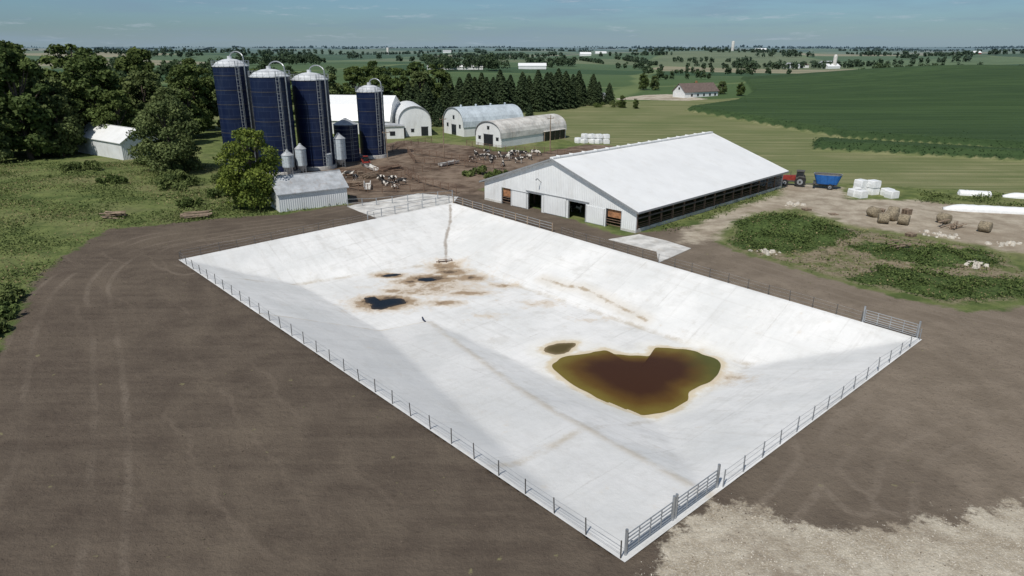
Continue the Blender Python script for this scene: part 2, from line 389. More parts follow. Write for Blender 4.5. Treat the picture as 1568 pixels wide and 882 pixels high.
zz=zz+np.where(zz>-3.9,R0.normal(0,.006,zz.shape)+lump*np.clip(edgeD,0,1),0)
zz=np.where(zz<-3.93,-3.96,zz)
zz=np.where(edgeD<=0,.05,zz)
sk=(Pg<0)|(Qg<0)|(Pg>L)|(Qg>W)
zz=np.where(sk,.045,zz)
px,py=xy[:,0],xy[:,1]
dpool=np.full(px.shape,-30.)
for o in outl[:2]: dpool=np.maximum(dpool,sdf([tuple(a) for a in o],px,py))
stn=[(-15.2,76.5,4.0,2.8,1.25),(-16.3,86.6,2.4,1.2,1.1),(-10.7,85.2,3.8,2.3,1.1),(-8.3,88.0,3.0,2.0,1.0),(-13.5,84.2,2.4,1.3,.95),(-5.5,85.6,2.8,1.8,.9),(-5.4,79.8,3.2,1.2,.8),(-8.2,76.2,2.8,1.1,.82),(-1.2,82.6,2.2,1.2,.7),(-10,82,7.5,4.8,.62),(3.5,76,3,1.6,.45),(-12.4,80,4.5,2.0,.6),(20.0,56.5,2.2,2.0,.5),(-9.3,90.4,2.8,2.4,.9),(-15,80.5,2.3,1.3,.75),(-3,72,2.2,1.2,.42),(9,71,3,1,.3)]
sv=np.zeros(px.shape)
for a,b_,sa,sb,am in stn: sv=np.maximum(sv,am*np.exp(-((px-a)/sa)**2-((py-b_)/sb)**2))
fc=pq2xy(np.array([57.]),np.array([30.7]))[0]
dl=pld([(-10.3,112),(-9.8,106),(-10.0,99),tuple(fc)],px,py)
dl2=pld([(3.9,82.6),(6.5,79.8),(8.5,78.5),(11.5,74.2),(14.7,69.6)],px,py)
i2=np.arange(len(ps)*len(qs)).reshape(len(qs),len(ps))
F2=np.stack([i2[:-1,:-1].ravel(),i2[:-1,1:].ravel(),i2[1:,1:].ravel(),i2[1:,:-1].ravel()],1)
def conc_mat():
    m,nt,b=newmat('lagoon_concrete')
    pos=nd(nt,'ShaderNodeNewGeometry').outputs['Position']
    p=ATT(nt,'pp');q=ATT(nt,'qq')
    big=NOI(nt,pos,.12,5,.6);mid=NOI(nt,pos,.6,7,.7);fine=NOI(nt,pos,4,5,.7)
    c=MIX(nt,MR(nt,big,.3,.7),(.64,.645,.635),(.77,.765,.75))
    c=MIX(nt,M(nt,'MULTIPLY',MR(nt,mid,.45,.72),.42),c,(.53,.525,.50))
    pqv=nd(nt,'ShaderNodeCombineXYZ',{0:p,1:q}).outputs[0]
    s1=NOI(nt,MAPV(nt,pqv,scale=(1.6,.06,1)),1,5,.7)
    c=MIX(nt,M(nt,'MULTIPLY',MR(nt,s1,.5,.7),.26),c,(.48,.475,.455))
    s2=NOI(nt,MAPV(nt,pqv,scale=(.05,1.4,1)),1,5,.7)
    c=MIX(nt,M(nt,'MULTIPLY',MR(nt,s2,.5,.7),.28),c,(.50,.485,.455))
    blot=NOI(nt,pos,.28,8,.75)
    c=MIX(nt,M(nt,'MULTIPLY',MR(nt,blot,.54,.66),.32),c,(.48,.46,.42))
    rm=MR(nt,M(nt,'ADD',ATT(nt,'dr'),M(nt,'MULTIPLY',M(nt,'SUBTRACT',mid,.5),1.0)),.3,-.5)
    c=MIX(nt,M(nt,'MULTIPLY',rm,.34),c,(.47,.475,.475))
    pan=nd(nt,'ShaderNodeTexWhiteNoise',{'Vector':nd(nt,'ShaderNodeVectorMath',{0:MAPV(nt,pqv,scale=(1/6.1,1/11.,0))},operation='FLOOR').outputs[0]},noise_dimensions='3D').outputs['Value']
    c=MIX(nt,M(nt,'MULTIPLY',pan,.11),c,(.50,.495,.48))
    jn=MR(nt,M(nt,'FRACT',M(nt,'DIVIDE',M(nt,'ADD',p,M(nt,'MULTIPLY',mid,.5)),6.1)),.03,.012)
    jn2=MR(nt,M(nt,'FRACT',M(nt,'DIVIDE',M(nt,'ADD',q,M(nt,'MULTIPLY',mid,.5)),11.)),.018,.007)
    c=MIX(nt,M(nt,'MULTIPLY',M(nt,'MAXIMUM',jn,jn2),M(nt,'MULTIPLY',MR(nt,blot,.38,.62),.26)),c,(.36,.34,.31))
    cs=MR(nt,M(nt,'ABSOLUTE',M(nt,'SUBTRACT',ATT(nt,'dr'),M(nt,'MULTIPLY',mid,.6))),.8,.05)
    c=MIX(nt,M(nt,'MULTIPLY',cs,M(nt,'MULTIPLY',MR(nt,mid,.3,.6),.55)),c,(.49,.42,.32))
    toe=MR(nt,M(nt,'ABSOLUTE',M(nt,'ADD',ATT(nt,'toe'),M(nt,'MULTIPLY',M(nt,'SUBTRACT',mid,.5),.9))),.6,.05)
    c=MIX(nt,M(nt,'MULTIPLY',toe,M(nt,'MULTIPLY',MR(nt,blot,.4,.62),.6)),c,(.42,.36,.27))
    dp=M(nt,'ADD',ATT(nt,'dpool'),M(nt,'MULTIPLY',M(nt,'SUBTRACT',mid,.5),2.2))
    c=MIX(nt,MR(nt,dp,-2.6,-.8,0,.4),c,(.78,.755,.68))
    c=MIX(nt,MR(nt,dp,-.9,-.2,0,.7),c,(.56,.45,.27))
    sv_=M(nt,'ADD',ATT(nt,'stain'),M(nt,'MULTIPLY',M(nt,'SUBTRACT',NOI(nt,pos,.8,9,.75),.5),1.5))
    c=MIX(nt,MR(nt,sv_,.10,.5,0,.65),c,(.56,.46,.34))
    c=MIX(nt,MR(nt,sv_,.45,.72,0,.9),c,(.30,.21,.125))
    c=MIX(nt,MR(nt,sv_,.80,1.0,0,.92),c,(.085,.055,.033))
    l1=M(nt,'ADD',ATT(nt,'dl'),M(nt,'MULTIPLY',M(nt,'SUBTRACT',mid,.5),1.0))
    c=MIX(nt,MR(nt,l1,.34,.0,0,.75),c,(.25,.20,.15))
    l2=M(nt,'ADD',ATT(nt,'dl2'),M(nt,'MULTIPLY',M(nt,'SUBTRACT',mid,.5),1.6))
    c=MIX(nt,MR(nt,l2,.35,-.05,0,.8),c,(.26,.18,.10))
    c=MIX(nt,M(nt,'MULTIPLY',MR(nt,ATT(nt,'dl2'),1.6,.2),.3),c,(.5,.42,.3))
    SET(nt,b,'Base Color',c);b.inputs['Roughness'].default_value=.85
    BUMP(nt,b,M(nt,'ADD',M(nt,'MULTIPLY',mid,.8),M(nt,'MULTIPLY',fine,.25)),.45,.16)
    return m
insLv=8.5+(14.7-8.5)*np.clip((Qc-11)/20,0,1);insWv=9.0+3.1*np.clip((Pc-11)/46,0,1)
toe=np.minimum(np.minimum(L-Pc-insLv,W-Qc-insWv),Pc-11.0)
pm=npmesh('lagoon',np.stack([px,py,zz],1),F2,[conc_mat()],{'pp':Pg,'qq':Qg,'dr':dr+np.clip(Pg-41,0,99)*3,'dpool':dpool,'stain':sv,'dl':dl,'dl2':dl2,'toe':toe},smooth=True)
link('concrete_manure_lagoon',pm)
m_conc=simple('old_concrete',(.60,.59,.56),.85,.3,.5,dirt=(.35,.29,.22),dirtamt=.6)
def slab(name,poly,z=.06,t=.3,mat=m_conc):
    b=B();n=len(poly)
    b.add([(x,y,z) for x,y in poly]+[(x,y,z-t) for x,y in poly],[tuple(range(n))]+[(i,n+i,n+(i+1)%n,(i+1)%n) for i in range(n)],0)
    return b.obj(name,[mat])
slab('concrete_apron',[(-20.6,102.3),(-24.5,107),(-27.2,110.6),(-24.2,113.8),(-20.5,117),(-16.8,121),(-9.4,118.2),(-9.9,113.35)],.064)
slab('concrete_pad',[(13.2,90.2),(18.6,84.4),(17.9,79.6),(20.5,82.5),(23.4,85.8),(21,89.5),(17.9,92.9)],.061)
# ------------------------------------------------------------------ materials
m_steel=simple('galvanised_steel',(.42,.44,.46),.45,.2,3,metal=.6)
m_rust=simple('rusty_pipe',(.20,.13,.09),.8,.4,3)
m_dk=simple('dark_steel',(.09,.085,.08),.7,.3,3)
m_white=simple('white_siding',(.76,.775,.775),.55,.06,.4,rib=(0,.35),ribamt=.5,dirt=(.42,.38,.33),dirtamt=.3)
m_whiteY=simple('white_siding_side',(.72,.74,.745),.55,.08,.4,rib=(1,.35),ribamt=.5,dirt=(.42,.38,.33),dirtamt=.3)
m_roof=simple('white_roof_metal',(.78,.785,.78),.5,.05,.25,rib=(1,.45),ribamt=.3,seam=(1,.9,.03,.07),dirt=(.55,.52,.46),dirtamt=.25)
m_trim=simple('grey_trim',(.25,.26,.27),.6,.15,2)
m_wood=simple('weathered_wood',(.28,.21,.15),.85,.4,3)
m_orange=simple('rust_orange_wood',(.36,.17,.08),.8,.4,2)
m_black=simple('black_rubber',(.02,.02,.02),.8,.3,5)
m_winopen=simple('dark_window_and_opening',(.02,.025,.03),.15,.2,2)
m_graym=simple('grey_roof_metal',(.42,.44,.46),.5,.25,.8,rib=(0,.4),ribamt=.5,dirt=(.25,.17,.12),dirtamt=.5)
m_quon=simple('weathered_galv_roof',(.60,.58,.54),.6,.3,.5,rib=(1,.5),ribamt=.5,dirt=(.33,.24,.17),dirtamt=.6,seam=(1,2.2,.04,.3))
m_quon2=simple('galv_roof',(.50,.56,.60),.5,.2,.5,rib=(1,.5),ribamt=.5,seam=(1,2.2,.05,.3))
m_whitep=simple('white_plastic_wrap',(.78,.79,.79),.4,.08,2)
m_dome=simple('silo_dome_metal',(.60,.62,.64),.45,.2,.8,dirt=(.3,.28,.26),dirtamt=.3)
m_red=simple('red_paint',(.28,.035,.025),.5,.3,2)
m_blue=simple('blue_paint',(.02,.15,.48),.4,.2,2)
m_straw=simple('straw_bale',(.27,.225,.155),.95,.5,5)
m_brownroof=simple('shingle_roof',(.15,.11,.095),.9,.3,1.5)
m_pblue=simple('pale_blue_panel',(.45,.58,.66),.5,.1,1)
m_stone=simple('pale_stone',(.55,.51,.44),.9,.3,3)
# ------------------------------------------------------------------ freestall barn
GA=math.atan2(-.711,.703)
def barn():
    b=B();BW,BL=31.5,46.;eh,rh=3.3,8.7;op=2.75;mid=BW/2
    def gable(y0,y1,base):
        b.extr([(0,base),(BW,base),(BW,eh),(mid,rh-.1),(0,eh)],y0,y1,0)
    gable(0,.2,op)
    gable(BL-.2,BL,op)
    ops=[(4.3,6.4),(10.4,13.3),(19.0,22.3),(26.2,28.9)]
    x=0
    for a,c in ops+[(BW,BW)]:
        b.box((x,0,.0),(a,.2,op-.001),0); x=c
    b.box((0,BL-.2,0),(12,BL,op-.001),0);b.box((19,BL-.2,0),(BW,BL,op-.001),0)
    b.box((13.9,-.09,.1),(18.5,-.02,2.95),5);b.box((10,-.14,2.97),(23,-.02,3.1),2)
    b.box((6.7,-.08,.1),(10.1,-.02,2.6),5);b.box((22.5,-.08,.1),(25.9,-.02,2.6),5)
    for x0 in(13.9,6.7,22.5,18.44,10.04,25.84): b.box((x0,-.11,.1),(x0+.06,-.091,2.6),2)
    b.box((6.5,-.12,2.62),(10.3,-.02,2.7),2)
    for a,c in ops:
        b.box((a-.06,-.05,0),(a,.22,op),2);b.box((c,-.05,0),(c+.06,.22,op),2)
    b.box((4.35,.3,1.3),(6.35,.36,op+.2),4);b.box((26.3,.3,1.5),(28.8,.36,op+.2),4)
    for a,c in (ops[0],ops[3]):
        for z in(.4,.85,1.2): b.cyl((a,.15,z),(c,.15,z),.05,m=3)
    b.box((-.03,-.03,0),(4.2,-.005,.35),6)
    b.box((28.95,-.03,0),(BW+.03,-.005,.35),6)
    for sx in(1,0):
        s=sx
        x0,x1=(BW-.2,BW) if s else (0,.2)
        b.box((x0,.2,0),(x1,BL-.2,.5 if s else 1.0),6)
        b.box((x0,.2,eh-.35),(x1,BL-.2,eh),7)
        y=.2
        while y<BL-.3:
            b.box((x0-.02,y,.5),(x1+.02,y+.22,eh-.35),3 if s else 7); y+=3.04
        if s:
            for z in(.75,1.0,1.35): b.cyl((BW-.1,.3,z),(BW-.1,BL-.3,z),.045,m=3)
            b.box((x0+.05,.4,1.95),(x1+.06,BL-.4,2.15),8)
        else: b.box((x0,.2,1.7),(x1,BL-.2,eh-.36),7)
    for xx in (8.,15.75,23.5):
        for yy in np.arange(4,BL-2,6.): b.box((xx-.1,yy-.1,0),(xx+.1,yy+.1,eh+ (mid-abs(xx-mid))*.34-.2),3)
    for yy in np.arange(3,BL-3,1.25):
        for xx in(27.3,): 
            b.cyl((xx,yy,1.1),(xx+2.2,yy,1.1),.04,m=3,n=5);b.cyl((xx,yy,.0),(xx,yy,1.1),.04,m=3,n=5)
    sl=(rh-eh)/mid;oh=.7
    for sgn in(0,1):
        xe=-oh if sgn==0 else BW+oh; ze=eh-sl*oh
        xm=mid
        pr=[(xe,ze),(xm,rh),(xm,rh+.14),(xe,ze+.14)]
        if sgn: pr=pr[::-1]
        b.extr(pr,-.55,BL+.55,1)
        b.box((min(xe,xe+.04*(1 if sgn else -1)),-.57,ze-.12),(max(xe,xe+.04*(1 if sgn else -1)),BL+.57,ze+.16),2)
        for y0 in(-.62,BL+.56):
            b.extr([(xe,ze-.1),(xm,rh-.1),(xm,rh+.17),(xe,ze+.17)],y0,y0+.05,2 if y0<0 else 0)
    b.box((mid-.35,-.5,rh+.1),(mid+.35,BL+.5,rh+.32),1)
    for yy in np.arange(1,BL,3.04): b.box((mid-.4,yy,rh+.33),(mid+.4,yy+.12,rh+.46),1)
    b.cyl((13.2,-.02,4.8),(13.2,-.9,5.5),.05,m=2);b.cyl((13.2,-.9,5.5),(13.2,-1.2,5.3),.11,m=2)
    return local_obj(b,'freestall_dairy_barn',[m_white,m_roof,m_trim,m_rust,m_orange,m_white,m_conc,m_whiteY,m_dk],(-4.7,116.0,0),GA)
barn()
# ------------------------------------------------------------------ silos
def silo_mat():
    m,nt,b=newmat('blue_glass_steel')
    pos=nd(nt,'ShaderNodeTexCoord').outputs['Object']
    s=nd(nt,'ShaderNodeSeparateXYZ',{0:pos}).outputs
    ang=M(nt,'ARCTAN2',s[1],s[0])
    row=M(nt,'DIVIDE',s[2],1.42)
    rf=M(nt,'FRACT',row)
    colr=M(nt,'ADD',M(nt,'MULTIPLY',ang,9/(2*math.pi)),M(nt,'MULTIPLY',M(nt,'FLOOR',row),.5))
    cf=M(nt,'FRACT',colr)
    pv=nd(nt,'ShaderNodeCombineXYZ',{0:M(nt,'FLOOR',row),1:M(nt,'FLOOR',colr)}).outputs[0]
    wn=nd(nt,'ShaderNodeTexWhiteNoise',{'Vector':pv},noise_dimensions='3D').outputs['Value']
    c=MIX(nt,wn,(.005,.011,.040),(.008,.017,.055))
    c=MIX(nt,M(nt,'MULTIPLY',M(nt,'MAXIMUM',M(nt,'LESS_THAN',rf,.045),M(nt,'LESS_THAN',cf,.02)),.3),c,(.08,.10,.16))
    c=MIX(nt,M(nt,'MULTIPLY',MR(nt,NOI(nt,MAPV(nt,pos,scale=(1,1,.15)),1.2,5),.5,.75),.18),c,(.08,.10,.14))
    SET(nt,b,'Base Color',c);b.inputs['Roughness'].default_value=.4;b.inputs['Specular IOR Level'].default_value=.32
    return m
m_silo=silo_mat()
def silo(x,y,r,h,ladder=-.9,dome=1.5):
    b=B();b.lathe((0,0,0),[(r+.35,0),(r+.35,.7),(r,.7),(r,.75)],40,3)
    b.lathe((0,0,0),[(r,.75),(r,h)],48,0)
    b.lathe((0,0,0),[(r+.1,h-.02),(r+.1,h+.14),(r*.97,h+.2),(r*.78,h+dome*.55),(r*.4,h+dome*.9),(0.35,h+dome)],40,1)
    b.cyl((0,0,h+dome-.05),(0,0,h+dome+.5),.45,n=16,m=1)
    n=20;R=r+.15
    for k in range(n):
        t=k*2*math.pi/n
        b.cyl((R*math.cos(t),R*math.sin(t),h),(R*math.cos(t),R*math.sin(t),h+1.1),.035,n=5,m=2)
        t2=(k+1)*2*math.pi/n
        for z in(.55,1.1): b.cyl((R*math.cos(t),R*math.sin(t),h+z),(R*math.cos(t2),R*math.sin(t2),h+z),.03,n=4,m=2,cap=False)
    for z in np.arange(2.2,h,2.84): b.lathe((0,0,z),[(r,0),(r+.04,0),(r+.04,.08),(r,.08)],40,4)
    c,s=math.cos(ladder),math.sin(ladder);tx,ty=-s,c;Rl=r+.25
    for o in(-.3,.3): b.cyl((Rl*c+tx*o,Rl*s+ty*o,1),(Rl*c+tx*o,Rl*s+ty*o,h+1.2),.05,n=5,m=2)
    for z in np.arange(1,h+1,.6): b.cyl((Rl*c+tx*.3,Rl*s+ty*.3,z),(Rl*c-tx*.3,Rl*s-ty*.3,z),.03,n=4,m=2,cap=False)
    for z in np.arange(3,h+1.1,1.2):
        pts=[]
        for a in np.linspace(-1.4,1.4,7):
            rr=.45;pts.append(((Rl+rr*math.cos(a)*1.5)*c+tx*rr*math.sin(a),(Rl+rr*math.cos(a)*1.5)*s+ty*rr*math.sin(a),z))
        for i in range(6): b.cyl(pts[i],pts[i+1],.03,n=4,m=2,cap=False)
    for a in (-1.1,0,1.1):
        rr=.45;q=((Rl+rr*math.cos(a)*1.5)*c+tx*rr*math.sin(a),(Rl+rr*math.cos(a)*1.5)*s+ty*rr*math.sin(a))
        b.cyl((*q,3),(*q,h+1),.025,n=4,m=2,cap=False)
    a2=ladder+.45;c2,s2=math.cos(a2),math.sin(a2)
    b.cyl(((r+.3)*c2,(r+.3)*s2,1),((r+.3)*c2,(r+.3)*s2,h+1.6),.13,n=8,m=2)
    prev=((r+.3)*c2,(r+.3)*s2,h+1.6)
    for k in range(1,9):
        t=k/8*math.pi*.93;rad=(r+.3)/2
        d=rad+rad*math.cos(t);q=(d*c2,d*s2,h+1.6+1.3*math.sin(t))
        b.cyl(prev,q,.12,n=8,m=2,cap=False);prev=q
    return local_obj(b,'blue_silo',[m_silo,m_dome,m_steel,m_conc,m_dk],(x,y,0),0)
silo(-57.9,147.6,3.5,21.0);silo(-48.3,142.2,3.8,19.2);silo(-42.2,148.8,3.7,18.3);silo(-33.0,164.2,3.05,15.0)
def bin_(name,x,y,r,h,mt,roofm,cone=1.4,legs=False):
    b=B();z0=1.2 if legs else 0
    if legs:
        b.lathe((0,0,0),[(.15,.5),(r,z0+.6)],16,0);z0+=.6
        for k in range(4):
            t=k*math.pi/2+.4;b.cyl((r*math.cos(t),r*math.sin(t),0),(r*math.cos(t),r*math.sin(t),z0+.3),.06,n=5,m=2)
    b.lathe((0,0,0),[(r,z0),(r,h)],28,0);b.lathe((0,0,0),[(r+.1,h-.03),(r*.3,h+cone*.75),(.25,h+cone),(.0,h+cone+.1)],28,1)
    for z in np.arange(z0+.8,h,.9): b.lathe((0,0,z),[(r,0),(r+.03,.03),(r,.06)],28,2)
    for o in(-.25,.25): b.cyl((r+.1,o,0),(r+.1,o,h),.03,n=4,m=2)
    for z in np.arange(.4,h,.4): b.cyl((r+.1,-.25,z),(r+.1,.25,z),.02,n=4,m=2,cap=False)
    return local_obj(b,name,[mt,roofm,m_steel],(x,y,0),-.9)
bin_('blue_grain_bin',-38.0,159.2,2.7,8.2,m_silo,m_graym,1.3)
bin_('feed_bin',-45.5,139.2,1.15,4.2,m_quon2,m_graym,1.0,True);bin_('feed_bin',-43.3,141.0,1.1,5.2,m_quon2,m_graym,1.0,True)
bin_('feed_bin',-37.4,149.5,1.35,6.2,m_quon2,m_graym,1.1,True);bin_('feed_bin',-39.8,147.3,1.2,3.2,m_quon2,m_graym,.8)
# ------------------------------------------------------------------ generic gable building
def gable(name,o,ang,w,l,eh,rh,wall,roof,wally=None,doors=(),oh=.4,trim=m_trim,sidewins=(),panels=()):
    b=B();mid=w/2;b.extr([(0,0),(w,0),(w,eh),(mid,rh),(0,eh)],0,l,0)
    if wally:
        b.box((w+.001,.05,0),(w+.02,l-.05,eh-.05),2);b.box((-.02,.05,0),(-.001,l-.05,eh-.05),2)
    sl=(rh-eh)/mid
    for sg in(0,1):
        xe=-oh if not sg else w+oh;ze=eh-sl*oh
        b.extr([(xe,ze+.02),(mid,rh+.02),(mid,rh+.16),(xe,ze+.16)],-oh,l+oh,1)
    b.box((mid-.15,-oh,rh+.12),(mid+.15,l+oh,rh+.2),1)
    for x0,x1,z0,z1,mi in doors:
        b.box((x0,-.06,z0),(x1,-.005,z1),mi);b.box((x0-.08,-.09,z1),(x1+.08,-.005,z1+.1),3)
        b.box((x0-.08,-.085,z0),(x0-.001,-.005,z1),3);b.box((x1+.001,-.085,z0),(x1+.08,-.005,z1),3)
    for x0,x1,z0,z1 in panels: b.box((x0,-.11,z0),(x1,-.065,z1),8)
    for y0,y1,z0,z1,mi in sidewins: 
        b.box((w+.021,y0,z0),(w+.07,y1,z1),mi);b.box((w+.021,y0-.08,z1+.001),(w+.1,y1+.08,z1+.08),3)
    return local_obj(b,name,[wall,roof,wally or wall,trim,m_winopen,m_whitep,m_wood,m_orange,m_pblue],o,ang)
gable('metal_machine_shed',(-89.1,157.5,0),math.atan2(.80,.60),8.2,24,4.2,6.8,m_white,m_roof,m_whiteY,doors=[(4.2,7.4,.05,3.7,4)],panels=[(4.3+i*.8,4.62+i*.8,.1,3.65) for i in range(4)])
gable('small_white_shed',(-40.9,112.4,0),math.atan2(-6.2,4.1),7.2,11.3,2.9,5.0,m_white,m_graym,m_whiteY,oh=.3)
def arch(name,o,ang,w,l,h,sw,wall,roof,n=14,doors=(),openside=None,power=.62,vents=0):
    b=B();mid=w/2;prof=[(0,0),(0,sw)]
    for k in range(1,n):
        t=k/n*math.pi;prof.append((mid-mid*math.cos(t),sw+(h-sw)*math.sin(t)**power))
    prof+=[(w,sw),(w,0)];prof=prof[::-1]
    b.extr(prof,0,l,0,caps=True)
    rp=prof[1:-1]
    cx,cz=mid,sw*.5
    outp=[(cx+(x-cx)*1.03,cz+(z-cz)*1.03) for x,z in rp]
    vs=[(x,-.3,z) for x,z in outp]+[(x,l+.3,z) for x,z in outp];k=len(outp)
    b.add(vs,[(i,i+1,k+i+1,k+i) for i in range(k-1)],1)
    for y0 in(-.3,l+.3):
        vs=[(x,y0,z) for x,z in outp]+[(x,y0,z) for x,z in rp]
        b.add(vs,[(i,i+1,k+i+1,k+i) for i in range(k-1)],3)
    for x0,x1,z0,z1,mi in doors:
        b.box((x0,-.07,z0),(x1,-.01,z1),mi)
        b.box((x0-.1,-.1,z1),(x1+.1,-.01,z1+.12),3)
    if openside:
        y0,y1,z1=openside
        b.box((w+.01,y0,0),(w+.35,y1,z1),4)  # solid dark box imitates the shaded interior of the open side
        b.box((w+.01,y0-.2,z1),(w+.9,y1+.2,z1+.15),1)
        for yy in np.arange(y0,y1+.1,(y1-y0)/4): b.box((w+.35,yy-.1,0),(w+.5,yy+.1,z1),6)
    for i in range(vents):
        yy=l*(i+.5)/vents;b.cyl((mid,yy,h+.05),(mid,yy,h+.55),.3,n=10,m=1);b.cyl((mid,yy,h+.55),(mid,yy,h+.8),.42,.05,n=10,m=1)
    return local_obj(b,name,[wall,roof,wall,m_trim,m_winopen,m_whitep,m_wood],o,ang)
arch('quonset_barn',(-20.7,212.3,0),math.atan2(-11,7.1),12.6,20.5,7.8,2.6,m_white,m_quon2,doors=[(5.0,7.8,.1,3.0,4),(2.0,3.0,2.2,3.2,4),(9.6,10.6,2.2,3.2,4),(5.9,6.9,4.6,5.6,4)],power=.8,vents=4)
arch('quonset_cattle_barn',(-9.7,186.1,0),math.atan2(-6.2,6.8),9.4,27,6.3,2.2,m_white,m_quon,doors=[(3.0,6.4,.1,3.0,4),(1.0,1.9,1.6,2.4,4),(7.5,8.4,1.6,2.4,4),(4.3,5.1,4.3,5.1,4)],openside=(17,26,2.6),power=.75)
arch('gothic_roof_barn',(-33.0,202.5,0),math.atan2(4.6,8.4)-.25,9.6,20,8.4,2.8,m_white,m_whitep,doors=[(.9,2.0,.1,2.3,4),(6.6,8.6,.1,2.6,4),(3.6,4.5,1.2,2.1,4)],power=.75)
b=B();b.extr([(0,0),(14,0),(14,4.2),(11.3,8.2),(7,10.6),(2.7,8.2),(0,4.2)],0,22,0)
for pr in([(-.4,3.9),(2.6,8.4),(7,10.85),(7,10.7),(2.75,8.25),(-.3,3.8)],[(14.4,3.9),(11.4,8.4),(7,10.85),(7,10.7),(11.25,8.25),(14.3,3.8)]): b.extr(pr,-.4,22.4,1)
local_obj(b,'gambrel_dairy_barn',[m_white,m_whitep],(-36.5,207,0),math.radians(82))
b=B();b.box((0,0,0),(9,6,3.4),0);b.extr([(-.3,3.41),(9.3,3.41),(9.3,3.55),(-.3,4.2)],-.3,6.3,1);b.box((1,-.06,.1),(3.2,-.005,2.6),2);b.box((5,-.06,.9),(6.5,-.005,2.1),2)
local_obj(b,'milk_house',[m_white,m_graym,m_winopen],(-39.5,196,0),.25)
b=B();b.extr([(0,0),(0,3.4),(4.5,7.0),(9,3.4),(9,0)][::-1],0,22,0)
for pr in([(-.5,3.0),(4.5,7.05),(4.5,7.2),(-.5,3.15)],[(9.5,3.0),(4.5,7.05),(4.5,7.2),(9.5,3.15)]): b.extr(pr,-.5,22.5,1)
for y in(4,8,12,16,19.5): b.box((9.01,y,1),(9.08,y+1.1,2.2),2)
b.box((1.5,-.08,0),(6.5,-.01,2.6),3);b.box((3.9,-.07,4.2),(5.1,-.01,5.3),2)
b.box((2.5,12,6.2),(3.3,12.8,8.1),4)
local_obj(b,'farmhouse',[m_white,m_brownroof,m_winopen,m_whitep,m_orange],(82.0,361,0),math.radians(-62))
gable('garden_shed',(40.5,337,0),-.5,4,4,2.4,3.6,m_white,m_graym)
for (x,y,w,l,e,r,a,mt,rf) in [(8,880,34,12,4,7,0,m_white,m_whitep),(-95,800,62,9,3,5,0.05,m_white,m_whitep),(455,1190,22,14,5,9,.2,m_white,m_graym),(485,1210,14,26,5,8,.1,m_white,m_brownroof),(512,1170,24,14,4,8,.3,m_white,m_whitep),(-1560,3200,20,20,8,13,0,m_red,m_graym),(560,1300,30,12,4,7,.2,m_white,m_graym),(1450,2300,40,14,5,8,.1,m_white,m_whitep),(300,2600,40,14,5,9,.1,m_white,m_whitep),(-250,2600,30,14,6,10,.1,m_white,m_graym),(160,1700,26,12,5,9,.1,m_white,m_whitep),(640,1900,30,12,6,9,.1,m_white,m_whitep),(1180,1850,24,12,5,9,.1,m_red,m_whitep)]:
    gable('distant_farm_building',(x,y+l,float(hz(x,y))-.3),a-math.pi/2,l,w,e,r,mt,rf)
for (x,y,r,h) in [(530,1180,3,20),(610,2000,4,24),(-430,2500,4,22)]:
    b=B();b.lathe((0,0,0),[(r,0),(r,h),(r*.8,h+1.6),(0.1,h+2.4)],16,0)
    local_obj(b,'distant_silo',[m_conc],(x,y,float(hz(x,y))-.3),0,True)
# ------------------------------------------------------------------ fences and gates
def fence(name,pts,sp,h,rails,pr=.05,rr=.012,mp=m_steel,mr=m_steel,jit=.06):
    b=B();pts=[Vector((*p,0)) for p in pts]
    for i in range(len(pts)-1):
        a,c=pts[i],pts[i+1];d=(c-a);n=max(1,round(d.length/sp))
        tops=[]
        for k in range(n+1):
            p=a+d*k/n;lean=Vector((random.uniform(-jit,jit),random.uniform(-jit,jit),0))
            hh=h*random.uniform(.95,1.06)
            if k<n or i==len(pts)-2: b.cyl(p-Vector((0,0,.1)),p+lean+Vector((0,0,hh)),pr,n=6,m=0)
            tops.append((p,lean,hh))
        for (p,l1,h1),(q,l2,h2) in zip(tops[:-1],tops[1:]):
            for z in rails: b.cyl(p+l1*z+Vector((0,0,z*h1)),q+l2*z+Vector((0,0,z*h2)),rr,n=4,m=1,cap=False)
    return b.obj(name,[mp,mr])
def off(P,Q,d):
    P=np.array(P);Q=np.array(Q);e=(Q-P)/np.linalg.norm(Q-P);n=np.array([-e[1],e[0]]);return tuple(P+n*d),tuple(Q+n*d)
a,c=off(CA,CB,.25)
fence('wire_fence',[a,c],2.45,1.15,(.3,.65,.95),.038,.008,m_dk,m_steel)
a,c=off(CB,CC,.25);k=np.array(a)*.35+np.array(c)*.65
fence('wire_fence',[a,tuple(k)],2.45,1.15,(.3,.65,.95),.038,.008,m_dk,m_steel)
G=CA+(CD-CA)/np.linalg.norm(CD-CA)*9.0
a,c=off(CD,tuple(G),.25);
fence('wire_fence',[a,c],2.3,1.2,(.3,.65,.95),.04,.009,m_steel,m_steel)
a,c=off(CC,CD,.3);ev=np.array(c)-np.array(a)
fence('wire_fence',[tuple(np.array(a)+ev*.36),tuple(np.array(a)+ev*.93)],2.45,1.15,(.3,.65,.95),.038,.008,m_dk,m_steel)
fence('pipe_fence',[tuple(np.array(a)+ev*.0),tuple(np.array(a)+ev*.335)],2.6,1.3,(.35,.65,.95),.09,.04,m_wood,m_steel,jit=.02)
fence('pipe_fence',[(-27.0,110.4),(-22.5,111.5),(-10.4,117.6)],3,1.3,(.45,.95),.08,.035,m_steel,m_steel,jit=.02)
fence('pipe_fence',[(-22,101.6),(-16.6,107),(-10.6,113.3)],3.0,1.3,(.5,.95),.08,.035,m_steel,m_steel,jit=.02)
